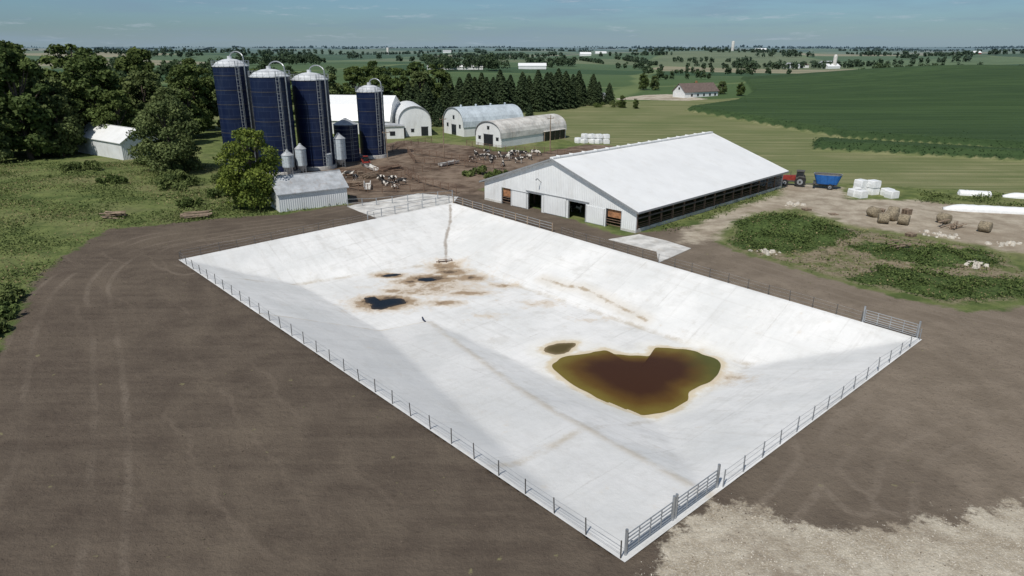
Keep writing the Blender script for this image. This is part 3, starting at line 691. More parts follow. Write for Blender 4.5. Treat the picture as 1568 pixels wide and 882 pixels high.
def gate(p0,p1,h=1.3,n=6,nv=3):
    b=B();p0=Vector((*p0,0));p1=Vector((*p1,0));d=p1-p0;U=Vector((0,0,1))
    for p in(p0,p1): b.cyl(p-U*.1,p+U*(h+.35),.085,n=10)
    q0=p0+d*.03;q1=p1-d*.03
    for k in range(n):
        z=.18+(h-.18)*(k/(n-1))**1.15;b.cyl(q0+U*z,q1+U*z,.033,n=6)
    for k in range(nv+2):
        q=q0+(q1-q0)*k/(nv+1);b.cyl(q+U*.18,q+U*h,.033,n=6)
    return b.obj('tubular_gate',[m_steel])
e2=(CD-CA)/np.linalg.norm(CD-CA)
o_=CA-np.array([.2,.2])
gate(tuple(o_+e2*.4),tuple(o_+e2*4.5));gate(tuple(o_+e2*4.75),tuple(o_+e2*9.0))
a,c=off(CC,CD,.4);a=np.array(a);c=np.array(c);e=(c-a)/np.linalg.norm(c-a)
gate(tuple(c-e*5.0),tuple(c-e*.1))
for pts in ([(-25.6,169.4),(-14,160),(-6.4,153)],[(-22,155),(-25.6,169.4)],[(-22,155),(-8,149),(-2,146)],[(-12,183),(-4,173),(8,170)],[(8,170),(14,163),(6,150)],[(-34,128),(-26,122),(-16,123)],[(-42,133),(-30,140),(-20,134)],[(-30,171),(-30,180),(-22,190)],[(-10,121),(-18,131),(-22,140),(-14,148)]):
    fence('corral_fence',pts,2.4,1.5,(.3,.55,.78,.97),.08,.045,m_rust,m_rust,jit=.03)
for x,y,h in((-16.8,170,9),(9.5,172,9),(-29,160,7)):
    b=B();b.cyl((0,0,0),(0,0,h),.14,.1,n=8);b.box((-.9,-.06,h-.9),(.9,.06,h-.75));b.cyl((.8,0,h-.75),(.8,0,h-.5),.05,n=6)
    b.cyl((-.8,0,h-.75),(-.8,0,h-.5),.05,n=6);local_obj(b,'utility_pole',[m_wood],(x,y,0),.5)
# outlet pipes at the foot of the far corner and hose stub at the ramp foot
b=B();fx,fy=float(fc[0]),float(fc[1])
b.cyl((fx-1.4,fy-.5,-3.78),(fx+1.0,fy+.2,-3.78),.07,m=0)
for dx in(-1.0,0,.8): b.cyl((fx+dx,fy-.35+dx*.27,-4),(fx+dx,fy-.35+dx*.27,-3.45),.05,m=0)
b.cyl((fx-1.0,fy-.6,-3.47),(fx+.8,fy-.1,-3.47),.045,m=0)
b.obj('drain_pipe',[m_rust])
b=B();b.cyl((-10.1,71.4,-3.85),(-9.9,70.6,-3.82),.09,n=10);b.cyl((-9.9,70.6,-3.82),(-9.6,70.0,-3.8),.09,n=10);b.obj('drain_hose',[m_silo])
def bale_round(x,y,rz,mt,name,r=.8,l=1.5):
    b=B();prof=[(0,-l/2),(r*.6,-l/2-.02),(r*.93,-l/2+.02),(r,-l/2+.15),(r*1.02,0),(r,l/2-.15),(r*.93,l/2-.02),(r*.6,l/2+.02),(0,l/2)]
    b.lathe((0,0,0),prof,22,0)
    b.v=[(v[0]*1+random.uniform(-.05,.05),v[2],v[1]*.9+r*.9+random.uniform(-.05,.05)) for v in b.v]
    return local_obj(b,name,[mt],(x,y,float(hz(x,y))),rz,True)
for x,y,rz in((56,103.5,.3),(57.6,101.2,.5),(58,98.6,.9),(55.4,99.4,1.2),(64.5,99.5,.4),(59.2,103.8,.8),(67.3,94.4,.7)): bale_round(x,y,rz,m_straw,'round_hay_bale',.85,1.45)
def wrapped(x,y,z=0,rz=0,s=1.0):
    b=B();w,l,h=.85*s,.85*s,1.25*s
    prof=[(-w,0),(w,0),(w*1.04,h*.5),(w*.97,h-.1),(w*.85,h),(-w*.85,h),(-w*.97,h-.1),(-w*1.04,h*.5)]
    b.extr(prof,-l+.08,l-.08,0);b.extr([(p[0]*.88,p[1]*.93+.03) for p in prof],-l,l,0)
    return local_obj(b,'wrapped_bale',[m_whitep],(x,y,z),rz)
for x,y,z in((60.4,119,0),(62.2,121,0),(62.3,121.1,1.26),(64.3,120.6,0),(64.3,120.5,1.26),(66.4,119.4,0),(66.2,117.6,0),(60.9,117.8,0)): wrapped(x,y,z,.25+z*.06+random.uniform(-.12,.12),1.0)
for i in range(9): wrapped(18+(i%5)*1.9+random.uniform(-.3,.3),189+(i//5)*2.3-(i%5)*.4,0,random.uniform(0,1),.9)
for i in range(4): wrapped(20+(i)*1.9,190.5-(i)*.4,1.15,random.uniform(0,.6),.9)
def bag(x0,y0,x1,y1,r):
    b=B();a=Vector((x0,y0,0));c=Vector((x1,y1,0));d=(c-a).normalized();s=Vector((-d.y,d.x,0));n=60;K=14;vs=[];fs=[]
    for i in range(n+1):
        t=i/n;p=a+(c-a)*t;rr=r*min(1,(.35+min(t,1-t)*14))*random.uniform(.96,1.04)
        for k in range(K+1):
            th=math.pi*k/K;vs.append(tuple(p+s*math.cos(th)*rr*1.15+Vector((0,0,math.sin(th)**.8*rr*1.05))))
    for i in range(n):
        for k in range(K): q=i*(K+1)+k;fs.append((q,q+1,q+K+2,q+K+1))
    fs+=[tuple(range(K+1)),tuple(range(n*(K+1),n*(K+1)+K+1))]
    b.add(vs,fs,0);return b.obj('silage_bag',[m_whitep],True)
bag(69.8,108.6,112,98,.9);bag(79.5,120.5,84.5,118.8,.8);bag(86,118.3,120,108,.8)
def pallet(x,y,rz,n=5,name='pallet_stack'):
    b=B()
    for j in range(n):
        z=j*.15
        for k in range(6): b.box((-.6+k*.21,-.55,z+.1),(-.46+k*.21,.55,z+.13),0)
        for k in(-.5,0,.42): b.box((-.6,k,z),(.6,k+.08,z+.098),0)
    return local_obj(b,name,[m_wood],(x,y,float(hz(x,y))),rz)
pallet(47.5,108,.3,2);pallet(59,107,.9,3);pallet(50.5,105,.1,1);pallet(55.5,92,.5,3);pallet(62,105,.5,6);pallet(-31,139,.5,6)
def plankpile(x,y,rz,n=16,L_=4,mats=None,h=.9,name='lumber_pile'):
    b=B();rng=random.Random(int(x*10))
    for i in range(n):
        xx=rng.uniform(-1.2,1.2);z=rng.uniform(0.05,h);a=rng.uniform(-.3,.3);l=rng.uniform(L_*.4,L_*.6);dz=rng.uniform(-.1,.15)
        b.cyl((-l*math.cos(a),xx-l*math.sin(a),max(.05,z-dz)),(l*math.cos(a),xx+l*math.sin(a),z+dz),rng.uniform(.06,.14),n=5)
    return local_obj(b,name,[mats or m_wood],(x,y,float(hz(x,y))),rz)
plankpile(-61,102.5,.2,14,3);plankpile(-48.5,102.6,.4,16,4);plankpile(-34,140,.1,20,5,m_rust);plankpile(-28,137,.9,16,4);plankpile(-37,131,1.2,16,4,m_rust);plankpile(49.5,84.5,.2,10,2)
plankpile(64,97,.7,12,3);plankpile(-31,128,.4,18,5);plankpile(-26,145,.8,16,5,m_rust)
def rubble(x,y,s,n,seed):
    rng=random.Random(seed);b=B()
    for i in range(n):
        a=rng.uniform(0,6.28);d=rng.uniform(0,s);cx,cy=d*math.cos(a)*1.6,d*math.sin(a);r=rng.uniform(.12,.4);h=r*rng.uniform(.4,.9)
        k=rng.randint(5,7);lo=[];hi=[]
        for j in range(k):
            t=6.283*j/k+rng.uniform(-.3,.3);q=r*rng.uniform(.7,1.2);lo.append((cx+q*math.cos(t),cy+q*math.sin(t),-.05));hi.append((cx+q*.75*math.cos(t)+.05,cy+q*.75*math.sin(t),h*rng.uniform(.7,1.2)))
        b.add(lo+hi,[(j,(j+1)%k,k+(j+1)%k,k+j) for j in range(k)]+[tuple(range(k,2*k))],0)
    local_obj(b,'rubble_pile',[m_stone],(x,y,float(hz(x,y))),rng.uniform(0,3))
rubble(47,112,1.6,26,1);rubble(60,92.5,1.8,30,2);rubble(56,78.5,1.3,18,3);rubble(33,84,1.5,20,4);rubble(66,88,1.6,20,5)
for x,y,rz in((-30,146,.5),(-14,152,-.6),(-27,126.5,.2)):
    b=B();b.extr([(-.5,.25),(.5,.25),(.65,.8),(.57,.8),(.42,.33),(-.42,.33),(-.57,.8),(-.65,.8)],-3,3,0)
    for yy in(-2.6,0,2.6):
        for s in(-1,1): b.box((s*.5-.05,yy,0),(s*.5+.05,yy+.1,.55),1)
    local_obj(b,'feed_bunk',[m_conc,m_rust],(x,y,0),rz)
# ------------------------------------------------------------------ tractor, mixer, skid loader
def wheel(b,x,y,r,w,mt=0,mh=1):
    b.cyl((x,y-w/2,r),(x,y+w/2,r),r,n=22,m=mt);s=-1 if y<0 else 1
    b.cyl((x,y+s*(w/2),r),(x,y+s*(w/2+.03),r),r*.55,n=16,m=mh);b.cyl((x,y+s*(w/2+.03),r),(x,y+s*(w/2+.12),r),r*.2,n=10,m=mt)
    for k in range(18):
        t=k*2*math.pi/18;b.cyl((x+(r-.01)*math.cos(t),y-w/2,r+(r-.01)*math.sin(t)),(x+(r+.0)*math.cos(t+.1),y+w/2,r+(r+.0)*math.sin(t+.1)),.04,n=4,m=mt)
def tractor(x,y,rz,col,name='tractor'):
    b=B()
    for s in(-1,1):
        wheel(b,-.9,s*.95,.95,.5);wheel(b,1.75,s*.8,.58,.34)
        b.extr([(-1.75,1.65),(-1.5,1.95),(-.6,2.0),(-.1,1.55),(-.3,1.5),(-.7,1.85),(-1.4,1.8)],s*.95-.3,s*.95+.3,3)
    b.extr([(-.2,.9),(2.3,.85),(2.4,1.1),(2.35,1.7),(1.9,1.85),(-.1,1.98)],-.38,.38,2)
    b.box((2.36,-.3,1.0),(2.43,.3,1.65),3);b.box((-1.5,-.45,.75),(2.0,.45,1.0),3)
    b.cyl((1.75,-.8,.55),(1.75,.8,.55),.1,m=3);b.cyl((-.9,-1,.9),(-.9,1,.9),.16,m=3)
    b.box((-1.45,-.62,1.0),(-.1,.62,1.75),3)
    b.extr([(-1.4,1.76),(-.05,1.76),(-.2,2.75),(-1.35,2.75)],-.6,.6,4)
    for xx,x2 in((-1.4,-1.35),(-.05,-.2)):
        for s in(-1,1): b.cyl((xx,s*.62,1.75),(x2,s*.62,2.78),.05,n=5,m=3)
    b.box((-1.5,-.72,2.76),(-.05,.72,2.92),3)
    b.cyl((.9,.2,1.8),(.9,.2,2.7),.05,n=8,m=3);b.cyl((-1.9,0,.6),(-1.4,0,.6),.07,m=3)
    return local_obj(b,name,[m_black,m_steel,col,m_dk,m_winopen],(x,y,float(hz(x,y))),rz)
tractor(53.6,128.6,math.radians(155),m_red)
def mixer(x,y,rz):
    b=B();N=32
    def ring(a,c,z): 
        o=[]
        for k in range(N):
            t=2*math.pi*k/N;ct,st_=math.cos(t),math.sin(t)
            o.append((a*math.copysign(abs(ct)**.55,ct),c*math.copysign(abs(st_)**.7,st_),z))
        return o
    R_=[ring(1.8,.75,.9),ring(2.4,1.2,2.6),ring(2.46,1.26,2.75),ring(2.3,1.1,2.74),ring(1.7,.7,1.5)]
    for j in range(4):
        b.add(R_[j]+R_[j+1],[(i,(i+1)%N,N+(i+1)%N,N+i) for i in range(N)],(0,1,1,2)[j])
    b.add(R_[4],[tuple(range(N))],2)
    for xx in(-1.2,0,1.2):
        for s in(-1,1): b.cyl((xx,s*.80,.95),(xx,s*1.24,2.6),.05,n=5,m=0)
    for s in(-1,1): wheel(b,-.6,s*.95,.5,.35,3,1)
    b.box((-1.8,-.5,.6),(2.2,.5,.88),4);b.cyl((2.1,-.4,.7),(3.6,0,.6),.08,m=4);b.cyl((2.1,.4,.7),(3.6,0,.6),.08,m=4)
    b.box((1.95,-1.5,.95),(2.35,1.5,1.15),4);b.cyl((0,-.3,1.55),(0,-.3,2.5),.6,.15,n=12,m=1)
    return local_obj(b,'feed_mixer_wagon',[m_blue,m_steel,m_dk,m_black,m_dk],(x,y,0),rz)
mixer(58.3,125.6,math.radians(155))
def skid(x,y,rz,col):
    b=B()
    for s in(-1,1):
        for xx in(-.6,.6): wheel(b,xx,s*.7,.4,.3)
        b.extr([(-1.1,1.2),(-.9,1.45),(.8,1.0),(1.5,.35),(1.4,.25),(.6,.85),(-1.0,1.05)],s*.78-.06,s*.78+.06,2)
    b.extr([(-1.2,.4),(.9,.4),(.9,.8),(.3,1.0),(-.6,1.3),(-1.25,1.2)],-.5,.5,2)
    b.extr([(-.6,1.0),(.5,1.0),(.45,2.0),(-.5,2.0)],-.48,.48,4);b.box((-.6,-.52,2.01),(.55,.52,2.1),2)
    b.extr([(1.35,.1),(2.1,.05),(1.6,.2),(1.5,.75),(1.4,.75)],-.85,.85,3)
    return local_obj(b,'skid_steer_loader',[m_black,m_steel,col,m_dk,m_winopen],(x,y,0),rz)
skid(-32.3,151.5,-1.2,m_red);skid(-80.5,168,0.4,m_red)
# ------------------------------------------------------------------ cows
def cowmat():
    m,nt,b=newmat('holstein_hide')
    tc=nd(nt,'ShaderNodeTexCoord').outputs['Object'];oi=nd(nt,'ShaderNodeObjectInfo').outputs['Random']
    v=nd(nt,'ShaderNodeVectorMath',{0:tc,1:nd(nt,'ShaderNodeCombineXYZ',{0:M(nt,'MULTIPLY',oi,40),1:M(nt,'MULTIPLY',oi,17)}).outputs[0]},operation='ADD').outputs[0]
    n=NOI(nt,v,1.5,2,.4);z=nd(nt,'ShaderNodeSeparateXYZ',{0:tc}).outputs[2]
    f=M(nt,'GREATER_THAN',M(nt,'ADD',n,M(nt,'MULTIPLY',M(nt,'SUBTRACT',z,.9),.12)),.47)
    SET(nt,b,'Base Color',MIX(nt,f,(.62,.58,.52),(.018,.015,.014)));b.inputs['Roughness'].default_value=.7
    return m
m_cow=cowmat()
def cowmesh(kind):
    V=[(-.75,0,1.2),(-.05,0,1.1),(.6,0,1.15),(.95,0,1.32),(1.3,0,1.5),(1.45,0,1.42),(1.75,0,1.2)]
    r=[(.30,.34),(.36,.42),(.28,.36),(.17,.24),(.14,.16),(.13,.14),(.08,.08)]
    if kind=='graze': V[3:]=[(1.0,0,1.0),(1.35,0,.62),(1.45,0,.5),(1.6,0,.2)]
    E=[(0,1),(1,2),(2,3),(3,4),(4,5),(5,6)]
    def ch(par,pts,rs):
        k=par
        for p,q in zip(pts,rs):
            V.append(p);r.append((q,q));E.append((k,len(V)-1));k=len(V)-1
    for s in(-1,1):
        if kind=='lie':
            ch(2,[(.65,s*.28,.85),(.75,s*.34,.70),(.35,s*.38,.68)],[.13,.09,.06]);ch(0,[(-.6,s*.32,.9),(-.25,s*.45,.78),(-.65,s*.48,.69),(-.3,s*.5,.67)],[.18,.13,.07,.06])
        else:
            ch(2,[(.6,s*.2,.85),(.58,s*.22,.45),(.6,s*.22,.12),(.64,s*.22,.04)],[.13,.075,.05,.07]);ch(0,[(-.7,s*.22,.9),(-.58,s*.24,.72),(-.88,s*.24,.5),(-.8,s*.24,.12),(-.76,s*.24,.04)],[.18,.13,.065,.05,.065])
    ch(0,[(-1.08,0,1.25),(-1.16,0,.9),(-1.15,0,.55)],[.05,.03,.045])
    for s in(-1,1): ch(4,[(V[4][0]-.02,s*.2,V[4][2]+.08),(V[4][0]-.04,s*.32,V[4][2]+.05)],[.04,.05])
    if kind!='lie': ch(0,[(-.42,0,.72)],[.16])
    me=bpy.data.meshes.new('cow');me.from_pydata(V,E,[]);o=bpy.data.objects.new('cowtmp',me);scene.collection.objects.link(o)
    sk=o.modifiers.new('s','SKIN')
    for i,sv in enumerate(me.skin_vertices[0].data): sv.radius=r[i];sv.use_root=(i==0)
    su=o.modifiers.new('u','SUBSURF');su.levels=1;su.render_levels=1
    bpy.context.view_layer.update()
    ev=o.evaluated_get(bpy.context.evaluated_depsgraph_get());m2=bpy.data.meshes.new_from_object(ev)
    bpy.data.objects.remove(o);m2.materials.clear();m2.materials.append(m_cow)
    m2.polygons.foreach_set('use_smooth',[True]*len(m2.polygons));return m2
CM={k:cowmesh(k) for k in('stand','graze','lie')}
cows=[(-6.7,159),(-4.7,154.6),(-3,164),(-1.3,158),(.2,166),(1.6,154.6),(-2,150.5),(2.5,164),(-6,166.5),(4,160),(-8.5,163),(5.5,166),(-.2,161.5),(-4.6,160.5),(-30.5,132.6),(-23.9,128.5),(-21.8,126),(-23.2,131),(-32.7,136.8),(10.3,106.4),(13.2,104),(-1.4,115.0),(-26,134.5),(-21,129),(11.4,107.6),(-9,156)]
kinds=['stand','stand','graze','stand','graze','stand','lie']
for i,(x,y) in enumerate(cows):
    k=kinds[i%7];k='lie' if i in(15,16,22) else k
    link('cow',CM[k],(x,y,-.5 if k=='lie' else 0.0),random.uniform(0,6.28),random.uniform(.95,1.08))
# ------------------------------------------------------------------ vegetation
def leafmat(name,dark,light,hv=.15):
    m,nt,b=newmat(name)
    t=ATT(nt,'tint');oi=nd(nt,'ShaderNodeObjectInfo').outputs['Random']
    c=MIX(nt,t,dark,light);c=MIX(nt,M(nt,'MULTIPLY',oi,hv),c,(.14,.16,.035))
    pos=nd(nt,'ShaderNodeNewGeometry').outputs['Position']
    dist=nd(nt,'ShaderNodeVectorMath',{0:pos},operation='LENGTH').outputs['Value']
    c=MIX(nt,MR(nt,dist,350,6500,0,.78,smooth=False),c,(.13,.20,.26))  # far foliage gets bluish haze mixed into its own colour
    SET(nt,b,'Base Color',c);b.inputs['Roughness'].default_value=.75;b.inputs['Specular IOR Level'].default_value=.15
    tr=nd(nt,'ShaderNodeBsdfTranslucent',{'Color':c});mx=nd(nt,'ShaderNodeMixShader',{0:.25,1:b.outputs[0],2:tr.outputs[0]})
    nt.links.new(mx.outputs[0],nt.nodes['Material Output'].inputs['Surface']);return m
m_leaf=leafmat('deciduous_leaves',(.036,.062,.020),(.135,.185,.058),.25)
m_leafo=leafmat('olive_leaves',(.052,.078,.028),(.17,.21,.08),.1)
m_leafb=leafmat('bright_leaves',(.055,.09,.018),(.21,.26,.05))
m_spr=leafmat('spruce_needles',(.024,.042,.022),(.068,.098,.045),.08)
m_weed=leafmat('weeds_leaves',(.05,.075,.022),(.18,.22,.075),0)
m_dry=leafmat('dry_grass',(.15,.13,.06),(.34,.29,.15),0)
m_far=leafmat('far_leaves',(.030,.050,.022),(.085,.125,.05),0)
m_bark=simple('bark',(.11,.085,.065),.9,.4,3)
def quads(c,nrm,size,rng,aspect=1.0):
    n=len(c);nrm=nrm/np.linalg.norm(nrm,axis=1)[:,None]
    a=np.cross(nrm,rng.normal(size=(n,3)));a/=np.linalg.norm(a,axis=1)[:,None];b=np.cross(nrm,a)
    s=(size*rng.uniform(.6,1.35,n))[:,None]
    j=lambda:rng.uniform(.55,1.15,(n,1))
    V=np.stack([c-a*s*j(),c-b*s*j()*aspect,c+a*s*j(),c+b*s*j()*aspect],1).reshape(-1,3)
    F=np.arange(4*n).reshape(n,4);return V,F
def cloud(blobs,n,size,rng,flat=1.0):
    bl=np.array(blobs);w=bl[:,3]**2;w/=w.sum();k=rng.choice(len(bl),n,p=w)
    d=rng.normal(size=(n,3));d/=np.linalg.norm(d,axis=1)[:,None]
    d[:,2]=np.where(d[:,2]<-.5,-d[:,2],d[:,2])
    rr=bl[k,3]*rng.uniform(.55,1.12,n);c=bl[k,:3]+d*rr[:,None]*np.array([1,1,flat])
    V,F=quads(c,d*.8+rng.normal(size=(n,3))*.55,size,rng)
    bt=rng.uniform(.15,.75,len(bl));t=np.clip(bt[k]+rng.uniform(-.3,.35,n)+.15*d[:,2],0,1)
    return V,F,np.repeat(t,4)
def tree_mesh(name,H,R,seed,n=7000,leaf=.34,mat=m_leaf,nb=34,base=.18,shape=1.0,fill=.72):
    rng=np.random.default_rng(seed);bl=[]
    for i in range(nb):
        u=rng.uniform(0,1)
        zc=base+(1-base)*u*.92+.02;env=math.sin(math.pi*min(1,(.18+.80*((zc-base)/(1-base)))**shape))**.6
        a=rng.uniform(0,6.28);rad=R*env*math.sqrt(rng.uniform(.05,1))*fill
        br=R*rng.uniform(.18,.36)*(1.1-.45*u)
        bl.append((rad*math.cos(a),rad*math.sin(a),min(zc*H,H-br*.8),br))
    V,F,t=cloud(bl,n,leaf,rng,.8)
    b=B();b.cyl((0,0,-.3),(.1*R*.3,0,H*.45),.035*H*.7,.02*H*.7,n=9);b.cyl((.1*R*.3,0,H*.45),(0,.1,H*.8),.02*H*.7,.006*H,n=7)
    for i in rng.choice(nb,12,replace=False):
        x,y,z,r_=bl[i];z0=min(z*.55,H*.5)+.6
        if z0<H*.1: z0=H*.12
        b.cyl((.02*R,0,z0),(x,y,z),.012*H*.7,.004*H,n=5)
    tv=np.array(b.v)
    quad=[f for f in b.f if len(f)==4]
    nv=len(tv);F2=np.concatenate([np.array(quad),F+nv]);V2=np.concatenate([tv,V])
    mi=np.concatenate([np.ones(len(quad)),np.zeros(len(F))])
    return npmesh(name,V2,F2,[mat,m_bark],{'tint':np.concatenate([np.full(nv,.4),t])},midx=mi)
def spruce_mesh(H,R,seed,n=4200):
    rng=np.random.default_rng(seed)
    u=rng.uniform(0,1,n)**.75;u=1-u;a=rng.uniform(0,6.283,n)
    lay=np.floor(u*16)/16;fr=u*16%1
    env=R*(1-u)**.75*(1.0-.3*fr)*(1+.22*np.sin(a*5+lay*40))+.15
    rr=env*rng.uniform(.5,1.08,n);z=H*(.03+.97*u)-rr*.18
    c=np.stack([rr*np.cos(a),rr*np.sin(a),z],1);nn=np.stack([np.cos(a)*.6,np.sin(a)*.6,np.full(n,.8)],1)+rng.normal(size=(n,3))*.4
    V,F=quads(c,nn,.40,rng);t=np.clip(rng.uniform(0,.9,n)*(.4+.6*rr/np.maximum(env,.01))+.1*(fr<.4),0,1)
    b=B();b.cyl((0,0,-.2),(0,0,H*.97),.22,.03,n=7);q=[f for f in b.f if len(f)==4];tv=np.array(b.v);nv=len(tv)
    return npmesh('spruce',np.concatenate([tv,V]),np.concatenate([np.array(q),F+nv]),[m_spr,m_bark],{'tint':np.concatenate([np.full(nv,.4),np.repeat(t,4)])},midx=np.concatenate([np.ones(len(q)),np.zeros(len(F))]))
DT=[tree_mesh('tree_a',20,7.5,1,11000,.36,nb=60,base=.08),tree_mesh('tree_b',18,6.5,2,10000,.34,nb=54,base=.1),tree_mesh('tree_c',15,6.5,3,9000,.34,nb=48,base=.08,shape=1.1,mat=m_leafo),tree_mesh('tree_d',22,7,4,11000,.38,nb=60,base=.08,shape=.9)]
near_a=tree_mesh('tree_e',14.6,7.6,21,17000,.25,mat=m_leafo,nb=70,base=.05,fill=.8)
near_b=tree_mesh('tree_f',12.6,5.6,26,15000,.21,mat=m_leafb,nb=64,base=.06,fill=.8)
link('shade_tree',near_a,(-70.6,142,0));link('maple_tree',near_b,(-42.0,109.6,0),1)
def T(x,y,k,s,n='cottonwood_tree'): link(n,DT[k%4],(x,y,float(hz(x,y))-.2),random.uniform(0,6.28),(s*random.uniform(.95,1.15),s*random.uniform(.95,1.15),s))
for x,y,k,s in [(-122,166,0,1.18),(-112,160,3,1.15),(-104,176,1,1.3),(-128,180,3,1.25),(-117,190,0,1.3),(-100,192,2,1.25),(-92,200,1,1.15),(-90,184,2,1.0),(-140,170,1,1.3),(-136,190,0,1.2),(-108,205,3,1.15),(-124,208,0,1.25),(-84,212,2,1.1),(-98,218,0,1.1),(-150,195,3,1.3),(-107,164,2,.95),(-97,172,1,.85),(-115,152,2,.8),(-126,154,1,1.0),(-111,168,2,1.2),(-134,160,2,1.3)]: T(x,y,k,s)
for x,y,k,s in [(-82,235,0,.9),(-74,250,1,.95),(-66,255,2,1.05),(-58,262,3,.85),(-50,258,0,.85),(-42,262,1,1.0),(-34,262,2,1.1),(-28,270,0,.95),(-62,230,2,.8),(-90,250,1,1.0),(-54,280,0,1.0),(-38,285,3,.9),(-75,225,2,.7)]: T(x,y,k,s,'shade_tree')
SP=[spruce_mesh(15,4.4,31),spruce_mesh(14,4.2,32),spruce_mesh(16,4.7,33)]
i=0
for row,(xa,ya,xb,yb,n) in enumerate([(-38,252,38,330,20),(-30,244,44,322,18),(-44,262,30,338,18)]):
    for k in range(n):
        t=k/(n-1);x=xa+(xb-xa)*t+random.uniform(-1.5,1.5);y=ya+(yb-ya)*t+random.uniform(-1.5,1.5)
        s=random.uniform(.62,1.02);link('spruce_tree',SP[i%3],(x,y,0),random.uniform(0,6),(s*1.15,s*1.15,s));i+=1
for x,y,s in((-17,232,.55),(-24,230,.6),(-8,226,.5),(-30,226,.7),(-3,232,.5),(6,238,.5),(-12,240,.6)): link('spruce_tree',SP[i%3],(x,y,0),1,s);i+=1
for x,y,s in [(76,412,.5),(82,409,.55),(110,372,.45),(98,380,.4),(116,360,.35),(47,300,.25),(52,296,.22)]: T(x,y,int(x),s,'shade_tree')
def shrub(name,x,y,r,h,seed,mat=m_weed,n=1500):
    rng=np.random.default_rng(seed);bl=[(rng.uniform(-r,r)*.7,rng.uniform(-r,r)*.7,rng.uniform(.1,.6)*h,h*rng.uniform(.25,.45)) for _ in range(14)]
    V,F,t=cloud(bl,n,.2,rng);link(name,npmesh(name,V,F,[mat],{'tint':t}),(x,y,float(hz(x,y))))
for i,(x,y,r,h) in enumerate([(-48.5,57,2.5,1.6),(-50,62,2.2,1.5),(-52,66,2.5,1.6),(-46,52,2,1.4),(-62,125,4,2.5),(-50,118,3,2.2),(-56,131,3,2.5),(-53,110,2,1.6),(-80,150,3,2.5),(37.5,304,3,2),(-8,140,3,1.6),(-3,136,3,1.4),(45,303,4,3),(-38,118,2,1.5),(-66,134,3,2),(-75,128,3,1.6),(-88,140,4,2.2)]): shrub('shrub',x,y,r,h,50+i,m_leaf if i%2 else m_weed)
def scatter(name,poly,n,hmax,size,seed,mat,bbox,margin=.5,clump=.12,th=.1,avoid=None):
    rng=np.random.default_rng(seed);x=rng.uniform(bbox[0],bbox[1],n*4);y=rng.uniform(bbox[2],bbox[3],n*4)
    f=np.sin(x*clump*2.1+1.3*np.sin(y*clump*1.7))+np.sin(y*clump*2.7+1.7*np.sin(x*clump*1.3+2))+rng.normal(0,.7,len(x))
    ok=(f>th)
    if poly is not None:
        ps_=poly if isinstance(poly[0],list) else [poly]
        dd=np.full(x.shape,-99.)
        for p_ in ps_: dd=np.maximum(dd,sdf(p_,x,y))
        ok&=dd>margin+rng.normal(0,.6,len(x))
    if avoid is not None: ok&=sdf(avoid,x,y)<-.7
    x=x[ok][:n];y=y[ok][:n];ff=np.clip(f[ok][:n]/2,0.1,1);m=len(x)
    h=rng.uniform(.0,1,m)*hmax*ff;z=hz(x,y)+h
    c=np.stack([x,y,z],1);nn=rng.normal(size=(m,3));nn[:,2]=np.abs(nn[:,2])+.5
    V,F=quads(c,nn,size,rng);t=np.clip(h/hmax*.8+rng.uniform(0,.5,m),0,1)
    link(name,npmesh(name,V,F,[mat],{'tint':np.repeat(t,4)}))
LEFT=[(-130,60),(-60,40),(-44.7,54.4),(-53.4,71.7),(-56.2,81.6),(-58.2,95.4),(-52.5,98.1),(-45.5,102.1),(-36.4,106),(-42,112),(-44,125),(-56,136),(-62,150),(-85,155),(-120,150),(-150,120)]
PIT=[tuple(CA),tuple(CB),tuple(CC),tuple(CD)]
scatter('tall_weeds',LEFT,50000,.9,.15,61,m_weed,(-135,-36,42,158),.3,.16)
scatter('dry_grass',LEFT,16000,.6,.12,62,m_dry,(-135,-36,42,158),.3,.1)
scatter('mound_weeds',[W1,W2,W3],14000,.8,.13,63,m_leaf,(27,64,64,102),.2,.5,-.2)
scatter('mound_weeds',WEED,4500,.4,.11,67,m_weed,(27,64,64,102),.5,.7,.7)
scatter('dry_grass',WEED,2500,.4,.10,68,m_dry,(27,64,64,102),.5,.6,.4)
scatter('verge_weeds',[(20,92),(27,98),(40,113),(48,120),(52,131),(47,127),(19,95)],5000,.6,.14,64,m_weed,(17,55,90,133),.0,.3)
scatter('verge_weeds',[(69,114),(75,123),(120,110),(118,103),(80,111)],6000,.8,.17,65,m_weed,(66,121,100,125),.0,.3)
scatter('verge_weeds',[(-52,98.6),(-36,106),(-28,112.5),(-29,117),(-44,112),(-56,103)],4500,.5,.13,66,m_weed,(-58,-27,97,118),.0,.3)
